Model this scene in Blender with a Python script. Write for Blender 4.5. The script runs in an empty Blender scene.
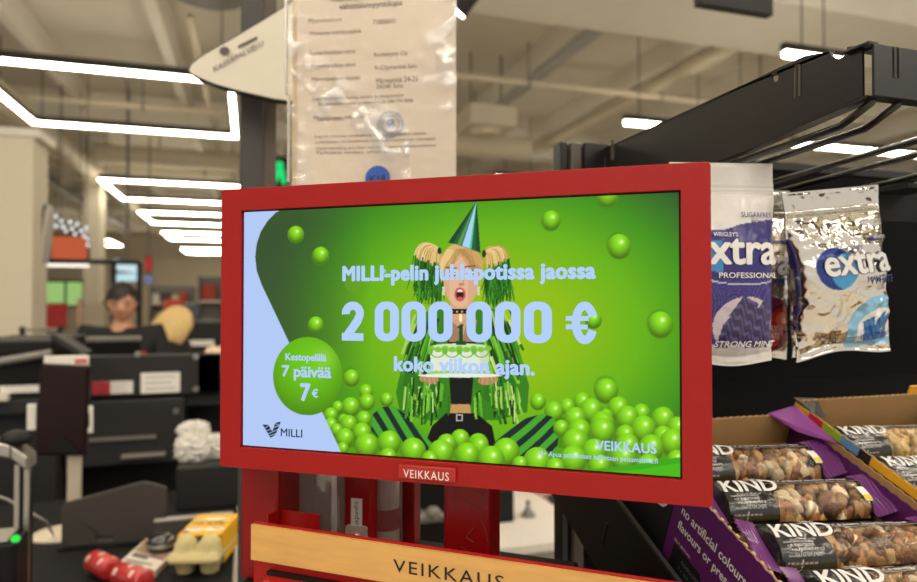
import bpy, bmesh, math, random
import numpy as np
from mathutils import Matrix, Vector
from mathutils.geometry import tessellate_polygon

# ------------------------------------------------------------------ camera, world, exposure
SC = bpy.context.scene
COL = SC.collection
R = math.radians
EYE = Vector((0, 0, 1.45))          # the phone is held at 1.45 m
YAW, PITCH, FPX = R(17.5), R(0.95), 660.0
cam_d = bpy.data.cameras.new('camera')
cam = bpy.data.objects.new('camera', cam_d)
COL.objects.link(cam)
cam.location = EYE
cam.rotation_euler = (R(90) + PITCH, 0, -YAW)
cam_d.sensor_width = 36.0
cam_d.lens = 36.0 * FPX / 917.0
cam_d.clip_start = 0.02
cam_d.dof.use_dof = True
cam_d.dof.focus_distance = 0.50
cam_d.dof.aperture_fstop = 5.6
SC.camera = cam
world = bpy.data.worlds.new('store_light')
SC.world = world
world.use_nodes = True
world.node_tree.nodes['Background'].inputs[0].default_value = (1.0, 0.94, 0.86, 1)
world.node_tree.nodes['Background'].inputs[1].default_value = 0.78
SC.view_settings.view_transform = 'Standard'
SC.view_settings.look = 'None'
SC.view_settings.exposure = 0.0
SC.view_settings.gamma = 1.0
SC.view_settings.use_curve_mapping = False
LED = 23.0                            # radiance of the luminous frames

# ------------------------------------------------------------------ measuring helpers (place = ray meets a real plane)
_F = Vector((math.sin(YAW) * math.cos(PITCH), math.cos(YAW) * math.cos(PITCH), math.sin(PITCH)))
_R = Vector((math.cos(YAW), -math.sin(YAW), 0))
_U = _R.cross(_F)
def ray(px, py): return _F + _R * ((px - 458.5) / FPX) + _U * ((291 - py) / FPX)
def P(px, py, d): return EYE + ray(px, py) * d
def PZ(px, py, z):
    r = ray(px, py); return EYE + r * ((z - EYE.z) / r.z)
def PV(px, py, y):
    r = ray(px, py); return EYE + r * (y / r.y)
def PU(px, py, x):
    r = ray(px, py); return EYE + r * (x / r.x)

# ------------------------------------------------------------------ colour and materials
def lin(c):
    c = np.asarray(c, float) / 255.0
    return np.where(c <= 0.04045, c / 12.92, ((c + 0.055) / 1.055) ** 2.4)
def L4(c): return tuple(float(x) for x in lin(c)) + (1.0,)
def mat(name, c, rough=0.5, metal=0.0, var=0.08, scale=30.0, bump=0.0, emit=None, es=0.0, spec=0.5, coat=0.0, stretch=None):
    m = bpy.data.materials.new(name); m.use_nodes = True
    nt = m.node_tree; n = nt.nodes; b = n['Principled BSDF']
    col = L4(c)
    tc = n.new('ShaderNodeTexCoord'); mp = n.new('ShaderNodeMapping'); nz = n.new('ShaderNodeTexNoise')
    nz.inputs['Scale'].default_value = scale; nz.inputs['Detail'].default_value = 4
    nt.links.new(tc.outputs['Object'], mp.inputs[0]); nt.links.new(mp.outputs[0], nz.inputs['Vector'])
    if stretch: mp.inputs['Scale'].default_value = stretch
    mx = n.new('ShaderNodeMix'); mx.data_type = 'RGBA'
    mx.inputs['A'].default_value = tuple(x * (1 - var) for x in col[:3]) + (1,)
    mx.inputs['B'].default_value = tuple(min(1, x * (1 + var)) for x in col[:3]) + (1,)
    nt.links.new(nz.outputs['Fac'], mx.inputs['Factor']); nt.links.new(mx.outputs['Result'], b.inputs['Base Color'])
    b.inputs['Roughness'].default_value = rough; b.inputs['Metallic'].default_value = metal
    b.inputs['Specular IOR Level'].default_value = spec; b.inputs['Coat Weight'].default_value = coat
    if bump:
        bp = n.new('ShaderNodeBump'); bp.inputs['Strength'].default_value = bump; bp.inputs['Distance'].default_value = 0.002
        nt.links.new(nz.outputs['Fac'], bp.inputs['Height']); nt.links.new(bp.outputs[0], b.inputs['Normal'])
    if emit is not None:
        b.inputs['Emission Color'].default_value = L4(emit); b.inputs['Emission Strength'].default_value = es
    return m
def vmat(name, rough=0.4, metal=0.0, emit=False, coat=0.0, spec=0.5, bump=0.0, bscale=120.0):
    """a material that takes its print from the mesh's own colour attribute"""
    m = bpy.data.materials.new(name); m.use_nodes = True
    nt = m.node_tree; b = nt.nodes['Principled BSDF']
    a = nt.nodes.new('ShaderNodeVertexColor'); a.layer_name = 'Col'
    if emit:
        b.inputs['Base Color'].default_value = (0, 0, 0, 1); b.inputs['Specular IOR Level'].default_value = 0.15
        nt.links.new(a.outputs['Color'], b.inputs['Emission Color']); b.inputs['Emission Strength'].default_value = 1.0
    else:
        nt.links.new(a.outputs['Color'], b.inputs['Base Color'])
        b.inputs['Specular IOR Level'].default_value = spec
        if metal == 'alpha': nt.links.new(a.outputs['Alpha'], b.inputs['Metallic'])
        else: b.inputs['Metallic'].default_value = metal
    b.inputs['Roughness'].default_value = rough; b.inputs['Coat Weight'].default_value = coat
    if bump:
        nz = nt.nodes.new('ShaderNodeTexNoise'); nz.inputs['Scale'].default_value = bscale
        bp = nt.nodes.new('ShaderNodeBump'); bp.inputs['Strength'].default_value = bump; bp.inputs['Distance'].default_value = 0.001
        nt.links.new(nz.outputs['Fac'], bp.inputs['Height']); nt.links.new(bp.outputs[0], b.inputs['Normal'])
    return m
def clear(name, tint=(255, 255, 255), fac=0.12, rough=0.12, bump=0.0, bscale=60, diffuse=0.0):
    """thin clear plastic: mostly see-through with a gloss on it"""
    m = bpy.data.materials.new(name); m.use_nodes = True
    nt = m.node_tree; n = nt.nodes; n.remove(n['Principled BSDF']); out = n['Material Output']
    t = n.new('ShaderNodeBsdfTransparent'); t.inputs[0].default_value = L4(tint)
    g = n.new('ShaderNodeBsdfGlossy'); g.inputs['Roughness'].default_value = rough
    mx = n.new('ShaderNodeMixShader'); mx.inputs[0].default_value = fac
    nt.links.new(t.outputs[0], mx.inputs[1]); nt.links.new(g.outputs[0], mx.inputs[2])
    last = mx
    if diffuse:
        d = n.new('ShaderNodeBsdfDiffuse'); d.inputs[0].default_value = L4((225, 222, 215))
        m2 = n.new('ShaderNodeMixShader'); m2.inputs[0].default_value = diffuse
        nt.links.new(mx.outputs[0], m2.inputs[1]); nt.links.new(d.outputs[0], m2.inputs[2]); last = m2
    if bump:
        tc = n.new('ShaderNodeTexCoord'); nz = n.new('ShaderNodeTexNoise'); nz.inputs['Scale'].default_value = bscale
        nz.inputs['Detail'].default_value = 5
        nt.links.new(tc.outputs['Object'], nz.inputs['Vector'])
        bp = n.new('ShaderNodeBump'); bp.inputs['Strength'].default_value = bump; bp.inputs['Distance'].default_value = 0.004
        nt.links.new(nz.outputs['Fac'], bp.inputs['Height']); nt.links.new(bp.outputs[0], g.inputs['Normal'])
    nt.links.new(last.outputs[0], out.inputs[0])
    return m
def lamp_mat(name, c, s):
    m = bpy.data.materials.new(name); m.use_nodes = True
    nt = m.node_tree; nt.nodes.remove(nt.nodes['Principled BSDF'])
    e = nt.nodes.new('ShaderNodeEmission'); e.inputs[0].default_value = L4(c); e.inputs[1].default_value = s
    nt.links.new(e.outputs[0], nt.nodes['Material Output'].inputs[0])
    return m
def sheen_sides(): pass

# ------------------------------------------------------------------ mesh builder
MATRIX = {}
def thing(name, label, cat, loc=(0, 0, 0), rot=(0, 0, 0), group=None):
    o = bpy.data.objects.new(name, None); COL.objects.link(o)
    o.empty_display_size = 0.05
    o.location = loc; o.rotation_euler = rot
    o['label'] = label; o['category'] = cat
    if group: o['group'] = group
    MATRIX[o.name] = Matrix.Translation(Vector(loc)) @ Matrix.Rotation(rot[2], 4, 'Z') @ Matrix.Rotation(rot[1], 4, 'Y') @ Matrix.Rotation(rot[0], 4, 'X')
    return o
def tag(o, label, cat, group=None, kind=None):
    if label: o['label'] = label
    if cat: o['category'] = cat
    if group: o['group'] = group
    if kind: o['kind'] = kind
    return o
def struct(o): o['kind'] = 'structure'; return o

_txt = {}
def text2d(s, bold=0.0, spacing=1.0, res=3, cuts=(0, 0)):
    key = (s, bold, spacing, res, cuts)
    if key not in _txt:
        cu = bpy.data.curves.new('t', 'FONT'); cu.body = s; cu.size = 1.0; cu.offset = bold
        cu.space_character = spacing; cu.resolution_u = res; cu.fill_mode = 'FRONT'
        ob = bpy.data.objects.new('t', cu); COL.objects.link(ob)
        dg = bpy.context.evaluated_depsgraph_get(); dg.update()
        me = bpy.data.meshes.new_from_object(ob.evaluated_get(dg))
        if cuts[0] or cuts[1]:                      # slice the letters so that they can follow a curved face
            bm = bmesh.new(); bm.from_mesh(me)
            bb = [q.co.copy() for q in bm.verts]
            for ax, n in enumerate(cuts):
                lo_, hi_ = min(q[ax] for q in bb), max(q[ax] for q in bb)
                for k in range(1, n):
                    p = Vector((0, 0, 0)); p[ax] = lo_ + (hi_ - lo_) * k / n; nn = Vector((0, 0, 0)); nn[ax] = 1
                    bmesh.ops.bisect_plane(bm, geom=bm.verts[:] + bm.edges[:] + bm.faces[:], plane_co=p, plane_no=nn)
            bm.normal_update(); bm.to_mesh(me); bm.free(); me.update()
        v = np.array([q.co[:2] for q in me.vertices]); f = [list(p.vertices) for p in me.polygons]
        nz = [p.normal.z for p in me.polygons]
        f = [q if z >= 0 else q[::-1] for q, z in zip(f, nz)]
        bpy.data.objects.remove(ob); bpy.data.curves.remove(cu); bpy.data.meshes.remove(me)
        lo, hi = v.min(0), v.max(0)
        _txt[key] = ((v - lo) / (hi - lo), f, (hi - lo))
    return _txt[key]

class MB:
    def __init__(s): s.v = []; s.f = []; s.m = []; s.c = []; s.col = None
    def add(s, vs, fs, mi=0, cols=None):
        n = len(s.v)
        s.v += [tuple(map(float, q)) for q in vs]
        s.f += [tuple(i + n for i in q) for q in fs]; s.m += [mi] * len(fs)
        if cols is not None:
            if len(s.c) < n: s.c += [(1, 1, 1, 1)] * (n - len(s.c))
            s.c += [tuple(q) for q in cols]
        return s
    def box(s, x0, x1, y0, y1, z0, z1, mi=0, M=None):
        x0, x1 = min(x0, x1), max(x0, x1); y0, y1 = min(y0, y1), max(y0, y1); z0, z1 = min(z0, z1), max(z0, z1)
        vs = [(x, y, z) for z in (z0, z1) for y in (y0, y1) for x in (x0, x1)]
        if M: vs = [M @ Vector(q) for q in vs]
        return s.add(vs, [(0, 2, 3, 1), (4, 5, 7, 6), (0, 1, 5, 4), (2, 6, 7, 3), (0, 4, 6, 2), (1, 3, 7, 5)], mi)
    def tube(s, pts, r, n=10, mi=0, cap=True):
        pts = [Vector(p) for p in pts]; rings = []; up = None
        rs = r if isinstance(r, (list, tuple)) else [r] * len(pts)
        for i, p in enumerate(pts):
            a = (pts[i] - pts[i - 1]).normalized() if i else None
            b = (pts[i + 1] - pts[i]).normalized() if i < len(pts) - 1 else None
            t = (a + b).normalized() if a and b else (a or b)
            if up is None: up = t.orthogonal().normalized()
            u = (up - t * up.dot(t)).normalized(); w = t.cross(u); up = u
            rings.append([p + (u * math.cos(2 * math.pi * k / n) + w * math.sin(2 * math.pi * k / n)) * rs[i] for k in range(n)])
        vs = [q for g in rings for q in g]; fs = []
        for i in range(len(pts) - 1):
            for k in range(n):
                k2 = (k + 1) % n
                fs.append((i * n + k, i * n + k2, (i + 1) * n + k2, (i + 1) * n + k))
        if cap:
            fs.append(tuple(range(n))[::-1]); fs.append(tuple((len(pts) - 1) * n + k for k in range(n)))
        return s.add(vs, fs, mi)
    def lathe(s, prof, n=24, mi=0, M=None):
        vs = []; fs = []
        for (r, z) in prof:
            for k in range(n):
                a = 2 * math.pi * k / n; vs.append(Vector((r * math.cos(a), r * math.sin(a), z)))
        for i in range(len(prof) - 1):
            for k in range(n):
                k2 = (k + 1) % n; fs.append((i * n + k, i * n + k2, (i + 1) * n + k2, (i + 1) * n + k))
        fs.append(tuple(range(n))[::-1]); fs.append(tuple((len(prof) - 1) * n + k for k in range(n)))
        if M: vs = [M @ q for q in vs]
        return s.add(vs, fs, mi)
    def ball(s, c, r, n=12, mi=0, cols=None, M=None):
        """ellipsoid; r may be a triple"""
        r = (r, r, r) if not isinstance(r, (tuple, list)) else r
        vs = [Vector((0, 0, -1))]; fs = []; h = max(4, n // 2)
        for i in range(1, h):
            t = -math.pi / 2 + math.pi * i / h
            vs += [Vector((math.cos(t) * math.cos(2 * math.pi * k / n), math.cos(t) * math.sin(2 * math.pi * k / n), math.sin(t))) for k in range(n)]
        vs.append(Vector((0, 0, 1)))
        fs += [(0, 1 + (k + 1) % n, 1 + k) for k in range(n)]
        for i in range(h - 2):
            for k in range(n):
                k2 = (k + 1) % n; fs.append((1 + i * n + k, 1 + i * n + k2, 1 + (i + 1) * n + k2, 1 + (i + 1) * n + k))
        e = len(vs) - 1; fs += [(e, 1 + (h - 2) * n + k, 1 + (h - 2) * n + (k + 1) % n) for k in range(n)]
        vs = [Vector((q.x * r[0], q.y * r[1], q.z * r[2])) for q in vs]
        if M: vs = [M @ q for q in vs]
        c = Vector(c); vs = [q + c for q in vs]
        return s.add(vs, fs, mi, None if cols is None else [cols] * len(vs))
    def plate(s, poly, fn, t0, t1, holes=(), mi=0):
        """2D outline (with holes) swept from t0 to t1; fn(a, b, t) -> point"""
        loops = [list(poly)] + [list(h) for h in holes]
        flat = [q for l in loops for q in l]
        tri = tessellate_polygon([[Vector((q[0], q[1], 0)) for q in l] for l in loops])
        n = len(flat)
        vs = [fn(a, b, t0) for a, b in flat] + [fn(a, b, t1) for a, b in flat]
        def area(t): (x0, y0), (x1, y1), (x2, y2) = [flat[i] for i in t]; return (x1 - x0) * (y2 - y0) - (x2 - x0) * (y1 - y0)
        tri = [t if area(t) > 0 else t[::-1] for t in tri]
        fs = [tuple(t)[::-1] for t in tri] + [tuple(i + n for i in t) for t in tri]
        k = 0
        for l in loops:
            for i in range(len(l)):
                a, b = k + i, k + (i + 1) % len(l); fs.append((a, b, b + n, a + n))
            k += len(l)
        return s.add(vs, fs, mi)
    def grid(s, pts, mi=0, cols=None, skip=None):
        """pts: array (rows, cols, 3)"""
        h, w = pts.shape[:2]
        idx = np.arange(h * w).reshape(h, w)
        q = np.stack([idx[:-1, :-1], idx[:-1, 1:], idx[1:, 1:], idx[1:, :-1]], -1).reshape(-1, 4)
        if skip is not None: q = q[~skip.reshape(-1)]
        return s.add(pts.reshape(-1, 3).tolist(), q.tolist(), mi, None if cols is None else cols.reshape(-1, cols.shape[-1]).tolist())
    def text(s, t, fn, x0, z0, w, h, mi=0, bold=0.0, col=None, spacing=1.0, shear=0.0, cuts=(0, 0), big=False):
        """lettering that fills the box (x0, z0, w, h); fn(x, z) -> point"""
        v, f, _ = text2d(t, 0.0, spacing, cuts=cuts)
        rx, rz = bold * h * .9, bold * h * .75          # strokes thickened by shifted copies
        nk = 16 if big else 8
        for k in range(nk + 1 if bold else 1):
            dx, dz = (0, 0) if k == nk or not bold else (rx * math.cos(k * 2 * math.pi / nk), rz * math.sin(k * 2 * math.pi / nk))
            vs = [fn(x0 + rx + dx + q[0] * (w - 2 * rx) + shear * q[1] * h, z0 + rz + dz + q[1] * (h - 2 * rz)) for q in v]
            if bold:
                e = 1e-3; o_ = Vector(fn(x0 + w / 2, z0 + h / 2)); nn = (Vector(fn(x0 + w / 2 + e * w, z0 + h / 2)) - o_).cross(Vector(fn(x0 + w / 2, z0 + h / 2 + e * h)) - o_)
                if nn.length > 0: nn = nn.normalized() * 1.6e-5 * k; vs = [Vector(q) + nn for q in vs]
            s.add(vs, f, mi, None if col is None else [col] * len(vs))
        return s
    def build(s, name, mats, parent=None, smooth=False, bevel=0.0, local=False, seg=2, auto=None, fix=False):
        me = bpy.data.meshes.new(name)
        vs = s.v
        if parent is not None and not local:
            Mi = MATRIX[parent.name].inverted(); vs = [tuple(Mi @ Vector(q)) for q in vs]
        me.from_pydata(vs, [], s.f)
        mats = mats if isinstance(mats, (list, tuple)) else [mats]
        for m in mats: me.materials.append(m)
        if len(mats) > 1: me.polygons.foreach_set('material_index', s.m)
        if s.c:
            cc = s.c + [(1, 1, 1, 1)] * (len(s.v) - len(s.c))
            at = me.color_attributes.new('Col', 'FLOAT_COLOR', 'POINT')
            arr = np.array([tuple(q) + ((1,) if len(q) == 3 else ()) for q in cc], np.float32)
            at.data.foreach_set('color', arr.ravel())
        if smooth: me.polygons.foreach_set('use_smooth', [True] * len(me.polygons))
        if fix:
            bm = bmesh.new(); bm.from_mesh(me); bmesh.ops.recalc_face_normals(bm, faces=bm.faces); bm.to_mesh(me); bm.free()
        me.update()
        o = bpy.data.objects.new(name, me); COL.objects.link(o)
        if parent is not None:
            o.parent = parent; MATRIX[o.name] = MATRIX[parent.name]
        else: MATRIX[o.name] = Matrix.Identity(4)
        if bevel:
            b = o.modifiers.new('edge', 'BEVEL'); b.width = bevel; b.segments = seg; b.limit_method = 'ANGLE'; b.angle_limit = R(40)
        return o
def dup(o, parent=None, loc=None, rot=None, label=None, skip=()):
    c = o.copy(); COL.objects.link(c)
    if parent is not None: c.parent = parent
    if loc is not None: c.location = loc
    if rot is not None: c.rotation_euler = rot
    if label: c['label'] = label
    for ch in o.children:
        if ch.name.split('.')[0] not in skip: dup(ch, c)
    return c
def cub(name, m, x0, x1, y0, y1, z0, z1, parent=None, bevel=0.0, local=False):
    return MB().box(x0, x1, y0, y1, z0, z1).build(name, m, parent, bevel=bevel, local=local)
def rrect(x0, x1, z0, z1, r, n=5):
    out = []
    for cx, cz, a in ((x1 - r, z1 - r, 0), (x0 + r, z1 - r, 90), (x0 + r, z0 + r, 180), (x1 - r, z0 + r, 270)):
        for k in range(n + 1):
            t = R(a + 90 * k / n); out.append((cx + r * math.cos(t), cz + r * math.sin(t)))
    return out
def circ(cx, cz, r, n=24, rz=None):
    return [(cx + r * math.cos(2 * math.pi * k / n), cz + (rz or r) * math.sin(2 * math.pi * k / n)) for k in range(n)]
def vnoise(h, w, cells, seed, octaves=3):
    rg = np.random.RandomState(seed); out = np.zeros((h, w)); amp = 1.0; tot = 0
    for o in range(octaves):
        cy, cx = int(cells * 2 ** o) + 2, int(cells * 2 ** o * w / h) + 2
        g = rg.rand(cy + 1, cx + 1)
        y = np.linspace(0, cy - 1.001, h); x = np.linspace(0, cx - 1.001, w)
        yi = y.astype(int); xi = x.astype(int); fy = (y - yi)[:, None]; fx = (x - xi)[None]
        fy = fy * fy * (3 - 2 * fy); fx = fx * fx * (3 - 2 * fx)
        g00 = g[yi][:, xi]; g01 = g[yi][:, xi + 1]; g10 = g[yi + 1][:, xi]; g11 = g[yi + 1][:, xi + 1]
        out += amp * ((g00 * (1 - fx) + g01 * fx) * (1 - fy) + (g10 * (1 - fx) + g11 * fx) * fy); tot += amp; amp *= 0.5
    return out / tot

# shared materials
M_RED = mat('red_enamel', (156, 12, 7), 0.36, var=0.05, scale=60, bump=0.02, spec=.35)
M_DRED = mat('red_post_paint', (132, 8, 10), 0.35, var=0.08, scale=40, spec=.3)
M_BLACK = mat('black_plastic', (18, 17, 17), 0.5, spec=.25)
M_BLKMET = mat('black_powder_coat', (26, 24, 22), 0.32, metal=0.0, var=0.1, scale=200, bump=0.05, spec=.4)
M_DGREY = mat('dark_grey_laminate', (38, 37, 37), 0.6, spec=.25)
M_CONC = mat('painted_concrete', (226, 219, 204), 0.85, var=0.06, scale=3)
M_SLAB = mat('ceiling_slab_paint', (218, 210, 194), 0.9, var=0.07, scale=2)
M_PILLAR = mat('pillar_paint', (216, 205, 182), 0.85, var=0.03, scale=3)
M_WHITE = mat('white_print_card', (228, 222, 212), 0.6, var=0.03)
M_PAPER = mat('paper', (214, 202, 188), 0.7, var=0.02)
M_INK = mat('black_ink', (22, 20, 20), 0.6)
M_WHITEINK = mat('white_ink', (225, 222, 220), 0.6)
M_STEEL = mat('brushed_steel', (170, 165, 158), 0.35, metal=0.9, var=0.08, scale=80)
M_GREYMET = mat('grey_paint_metal', (120, 116, 110), 0.5, metal=0.2)
M_LED = lamp_mat('led_diffuser', (255, 245, 222), LED)
M_LEDFILL = lamp_mat('led_diffuser_fill', (255, 247, 230), LED * 2)

# ------------------------------------------------------------------ the store: floor, ceiling, walls
M_FLOOR = mat('floor_tiles', (206, 199, 186), 0.35, var=0.06, scale=4)
M_WALL = mat('far_wall_paint', (214, 202, 178), 0.9, var=0.05, scale=1.2)
struct(cub('floor', M_FLOOR, -16, 40, -4, 32, -0.2, 0))
struct(cub('ceiling', M_SLAB, -16, 40, -4, 32, 4.5, 4.7))
struct(cub('wall_back', M_WALL, -16, 40, 32, 32.2, 0, 4.5))
struct(cub('wall_left', M_WALL, -16.2, -16, 8, 32.2, 0, 4.5))
struct(cub('wall_right', M_WALL, 40, 40.2, 8, 32.2, 0, 4.5))
for i in range(18):                                  # ribs of the concrete deck run away from us
    u = -9.3 + 1.4 * i
    o = MB().plate([(u - .09, 4.5), (u - .055, 4.22), (u + .055, 4.22), (u + .09, 4.5)], lambda a, b, t: (a, t, b), -4, 32).build('ceiling_rib', M_CONC, fix=True)
    struct(o)
for v in (5.28, 10.85, 15.6, 20.2, 26.0):
    struct(cub('ceiling_beam', M_CONC, -16, 40, v - (.8 if v < 6 else .22), v + .22, 4.0, 4.5, bevel=.02))
q = P(32, 300, 5.0); q2 = P(47, 300, 5.37)
struct(cub('pillar', M_PILLAR, q.x - .75, q.x, q.y, q2.y, 0, 2.70, bevel=.01))
struct(cub('beam', M_CONC, -9, q.x + .05, q.y - .02, q2.y + .02, 2.70, 2.765, bevel=.01))
struct(cub('pillar.001', M_PILLAR, P(98, 300, 13).x, P(112, 300, 13).x, 13.3, 13.8, 0, 4.0, bevel=.01))

# ducts, conduit and pipes under the ceiling
M_DUCT = mat('white_duct_paint', (206, 194, 168), 0.55, var=0.05, scale=6)
M_ZINC = mat('zinc_conduit', (186, 184, 182), 0.35, metal=0.35, var=0.1, scale=20)
def duct(label, pts, r, m, flange=1.2, n=20):
    c = Vector(pts[0])
    t = thing('air_duct', label, 'duct', c)
    MB().tube(pts, r, n).build('tube', m, t, smooth=False)
    a, b = Vector(pts[0]), Vector(pts[-1]); L = (b - a).length; k = int(L / 2.4)
    for i in range(1, k + 1):
        p = a.lerp(b, i / (k + 1)); d = (b - a).normalized() * .03
        MB().tube([p - d, p + d], r * 1.06, n).build('joint_ring', m, t)
    for i in (1, 3):                                  # hangers up to the deck
        p = a.lerp(b, i / 4)
        MB().tube([p + Vector((0, 0, r * .9)), (p.x, p.y, 4.5)], .012, 6).build('hanger_rod', M_GREYMET, t)
    return t
duct('pale round duct running crosswise under the ceiling above the red screen', [(.6, 9.0, 3.72), (3.9, 9.0, 3.72)], .17, M_DUCT)
duct('slim pale duct running away under the ceiling above the black hook rack', [(4.78, 5.52, 4.12), (4.78, 10.6, 4.12)], .09, M_DUCT)
duct('shiny zinc conduit slanting away beside the hanging licence sheet', [(3.31, 5.52, 4.2), (3.31, 8.8, 4.2)], .075, M_ZINC)
duct('wide pale duct running away above the nearest glowing light frame', [(-2.75, 5.0, 3.8), (-2.75, 20, 3.8)], .16, M_DUCT)
duct('thin pale duct crossing behind the nearest glowing light frame', [(-2.4, 11.95, 3.85), (1.4, 11.95, 3.85)], .16, M_DUCT)
t = thing('ventilation_unit', 'boxy pale ventilation unit under the ceiling near the black rack post', 'ventilation unit', (2.75, 7.7, 3.5))
MB().box(2.45, 3.05, 7.3, 7.9, 3.55, 3.8).build('housing', M_DUCT, t, bevel=.02)
for dx in (-.2, .2): MB().tube([(2.75 + dx, 7.6, 3.8), (2.75 + dx, 7.6, 4.5)], .012, 6).build('hanger_rod', M_GREYMET, t)
MB().lathe([(.16, 0), (.2, .06), (.12, .06)], 20, M=Matrix.Translation((2.75, 7.6, 3.49))).build('outlet', M_DUCT, t)
t = thing('round_vent', 'dark round ceiling vent above the white rounded sign', 'vent', tuple(P(208, -4, 5.6)))
c = P(208, -6, 5.6)
MB().lathe([(.32, 0), (.36, .03), (.36, .12), (.27, .28), (.22, .30)], 32, M=Matrix.Translation((c.x, c.y, c.z))).build('cone', M_GREYMET, t, smooth=False)
MB().lathe([(.26, .0), (.27, .02)], 32, M=Matrix.Translation((c.x, c.y, c.z - .01))).build('core_plate', M_GREYMET, t)
MB().tube([(c.x, c.y, c.z + .29), (c.x, c.y, 4.5)], .2, 20).build('neck', M_DUCT, t)

# slim pipes and cable trays
def pipe(label, p, q, r):
    t = thing('ceiling_pipe', label, 'pipe', p); p, q = Vector(p), Vector(q)
    MB().tube([p, q], r, 12).build('tube', M_DUCT, t, smooth=True)
    for i in (1, 2, 3):
        c = p.lerp(q, i / 4); MB().tube([c, (c.x, c.y, 4.5)], .008, 6).build('hanger_rod', M_GREYMET, t)
        d = (q - p).normalized() * .015; MB().tube([c - d, c + d], r * 1.15, 12).build('clamp', M_GREYMET, t)
pipe('thin pipe crossing above the nearest glowing light frame, behind its near edge', (-7, 9.6, 4.05), (.5, 9.6, 4.05), .05)
pipe('thin pipe crossing far above the second glowing light frame', (-7, 13.6, 3.95), (1.2, 13.6, 3.95), .07)
pipe('slim pipe running away to the far end near the dark post', (-.55, 6.6, 4.12), (-.55, 25, 4.12), .035)
pipe('slim pipe running away over the middle of the licence sheet', (1.05, 5.7, 4.05), (1.05, 25, 4.05), .04)
pipe('slim pipe crossing under the ceiling between the sheet and the rack post', (1.3, 7.1, 4.02), (8.5, 7.1, 4.02), .04)
pipe('far pale pipe crossing above the red screen frame', (.8, 13.2, 3.8), (8, 13.2, 3.8), .11)
def cable_tray(label, x, y0, y1, z):
    t = thing('cable_tray', label, 'cable tray', (x, y0, z))
    for s in (-1, 1): MB().box(x + s * .12 - .008, x + s * .12 + .008, y0, y1, z, z + .06).build('side_rail', M_GREYMET, t)
    MB().box(x - .112, x + .112, y0, y1, z, z + .006).build('tray_floor', M_ZINC, t)
    k = int((y1 - y0) / 2)
    for i in range(1, k + 1): MB().tube([(x + .12, y0 + (y1 - y0) * i / (k + 1), z + .06), (x + .12, y0 + (y1 - y0) * i / (k + 1), 4.5)], .008, 6).build('hanger_rod', M_GREYMET, t)
cable_tray('grey cable tray running away beside the wide pale duct', -3.9, 6.0, 24, 3.85)
cable_tray('grey cable tray running away behind the rack post', 2.0, 9.4, 24, 3.8)

# luminous frames
M_LEDHOUSE = mat('lamp_housing', (38, 35, 32), 0.5)
def led_frame(label, u0, u1, v0, v1, z=3.45, w=.045, h=.028, group='glowing rectangular light frames', dm=None):
    t = thing('frame_light', label, 'ceiling light', ((u0 + u1) / 2, (v0 + v1) / 2, z), group=group)
    def ring(x0, x1, y0, y1, w, z0, z1):
        m = MB()
        out = [(x0, y0), (x1, y0), (x1, y1), (x0, y1)]; inn = [(x0 + w, y0 + w), (x1 - w, y0 + w), (x1 - w, y1 - w), (x0 + w, y1 - w)]
        return m.plate(out, lambda a, b, t: (a, b, t), z0, z1, [inn])
    ring(u0, u1, v0, v1, w, z + h, z + h + .07).build('housing', M_LEDHOUSE, t, fix=True)
    ring(u0, u1, v0, v1, w, z, z + h).build('diffuser', dm or M_LED, t, fix=True)
    for x in (u0 + .1, u1 - .1):
        for y in (v0 + w / 2, v1 - w / 2):
            MB().tube([(x, y, z + h + .07), (x, y, 4.5)], .006, 5).build('cable', M_LEDHOUSE, t)
    return t
led_frame('nearest glowing frame light, large, in the row above the checkouts', -2.35, -.16, 6.35, 8.5)
led_frame('second glowing frame light of the row above the checkouts', -2.4, -.2, 12.1, 14.3)
led_frame('third glowing frame light of the row above the checkouts', -2.4, -.2, 16.2, 18.4)
led_frame('fourth glowing frame light of the row above the checkouts', -2.45, -.2, 20.7, 23.0, w=.04, h=.022)
led_frame('last glowing frame light of the row above the checkouts', -2.5, -.2, 26.8, 29.4, w=.04, h=.022)
led_frame('small far glowing frame light beside the row above the checkouts', -6.6, -4.4, 24, 26.2, w=.04, h=.022)
def led_tube(label, u0, u1, v, z=3.45):
    t = thing('tube_light', label, 'ceiling light', ((u0 + u1) / 2, v, z), group='glowing tube lights beyond the hook rack')
    MB().box(u0, u1, v - .03, v + .03, z + .045, z + .11).build('housing', M_LEDHOUSE, t, bevel=.004)
    MB().box(u0 + .02, u1 - .02, v - .028, v + .028, z, z + .045).build('diffuser', M_LED, t, bevel=.006)
    for u in (u0 + .2, u1 - .2): MB().tube([(u, v, z + .11), (u, v, 4.5)], .006, 5).build('cable', M_LEDHOUSE, t)
led_tube('glowing tube light just above the punched black bracket, highest of the tubes', 4.12, 4.75, 4.3)
led_tube('short glowing tube light at the upper edge of the punched black bracket', 4.0, 5.2, 6.5)
led_tube('glowing tube light seen just below the punched black bracket', 5.5, 6.2, 6.62)
led_tube('long glowing tube light seen between the hook wires', 6.6, 9.5, 6.75)
led_tube('short glowing tube light just above the red screen frame', 3.75, 4.6, 10.0)
# unseen frames added overhead, brighter than the rest, to light the foreground
for k, v in enumerate((-3.4, 0.6)):
    for j, (a, b) in enumerate(((-2.35, -.16), (1.6, 3.8))):
        led_frame('unseen glowing frame light added overhead for the foreground', a, b, v, v + 2.2, group='unseen light frames added overhead', dm=M_LEDFILL)

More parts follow.
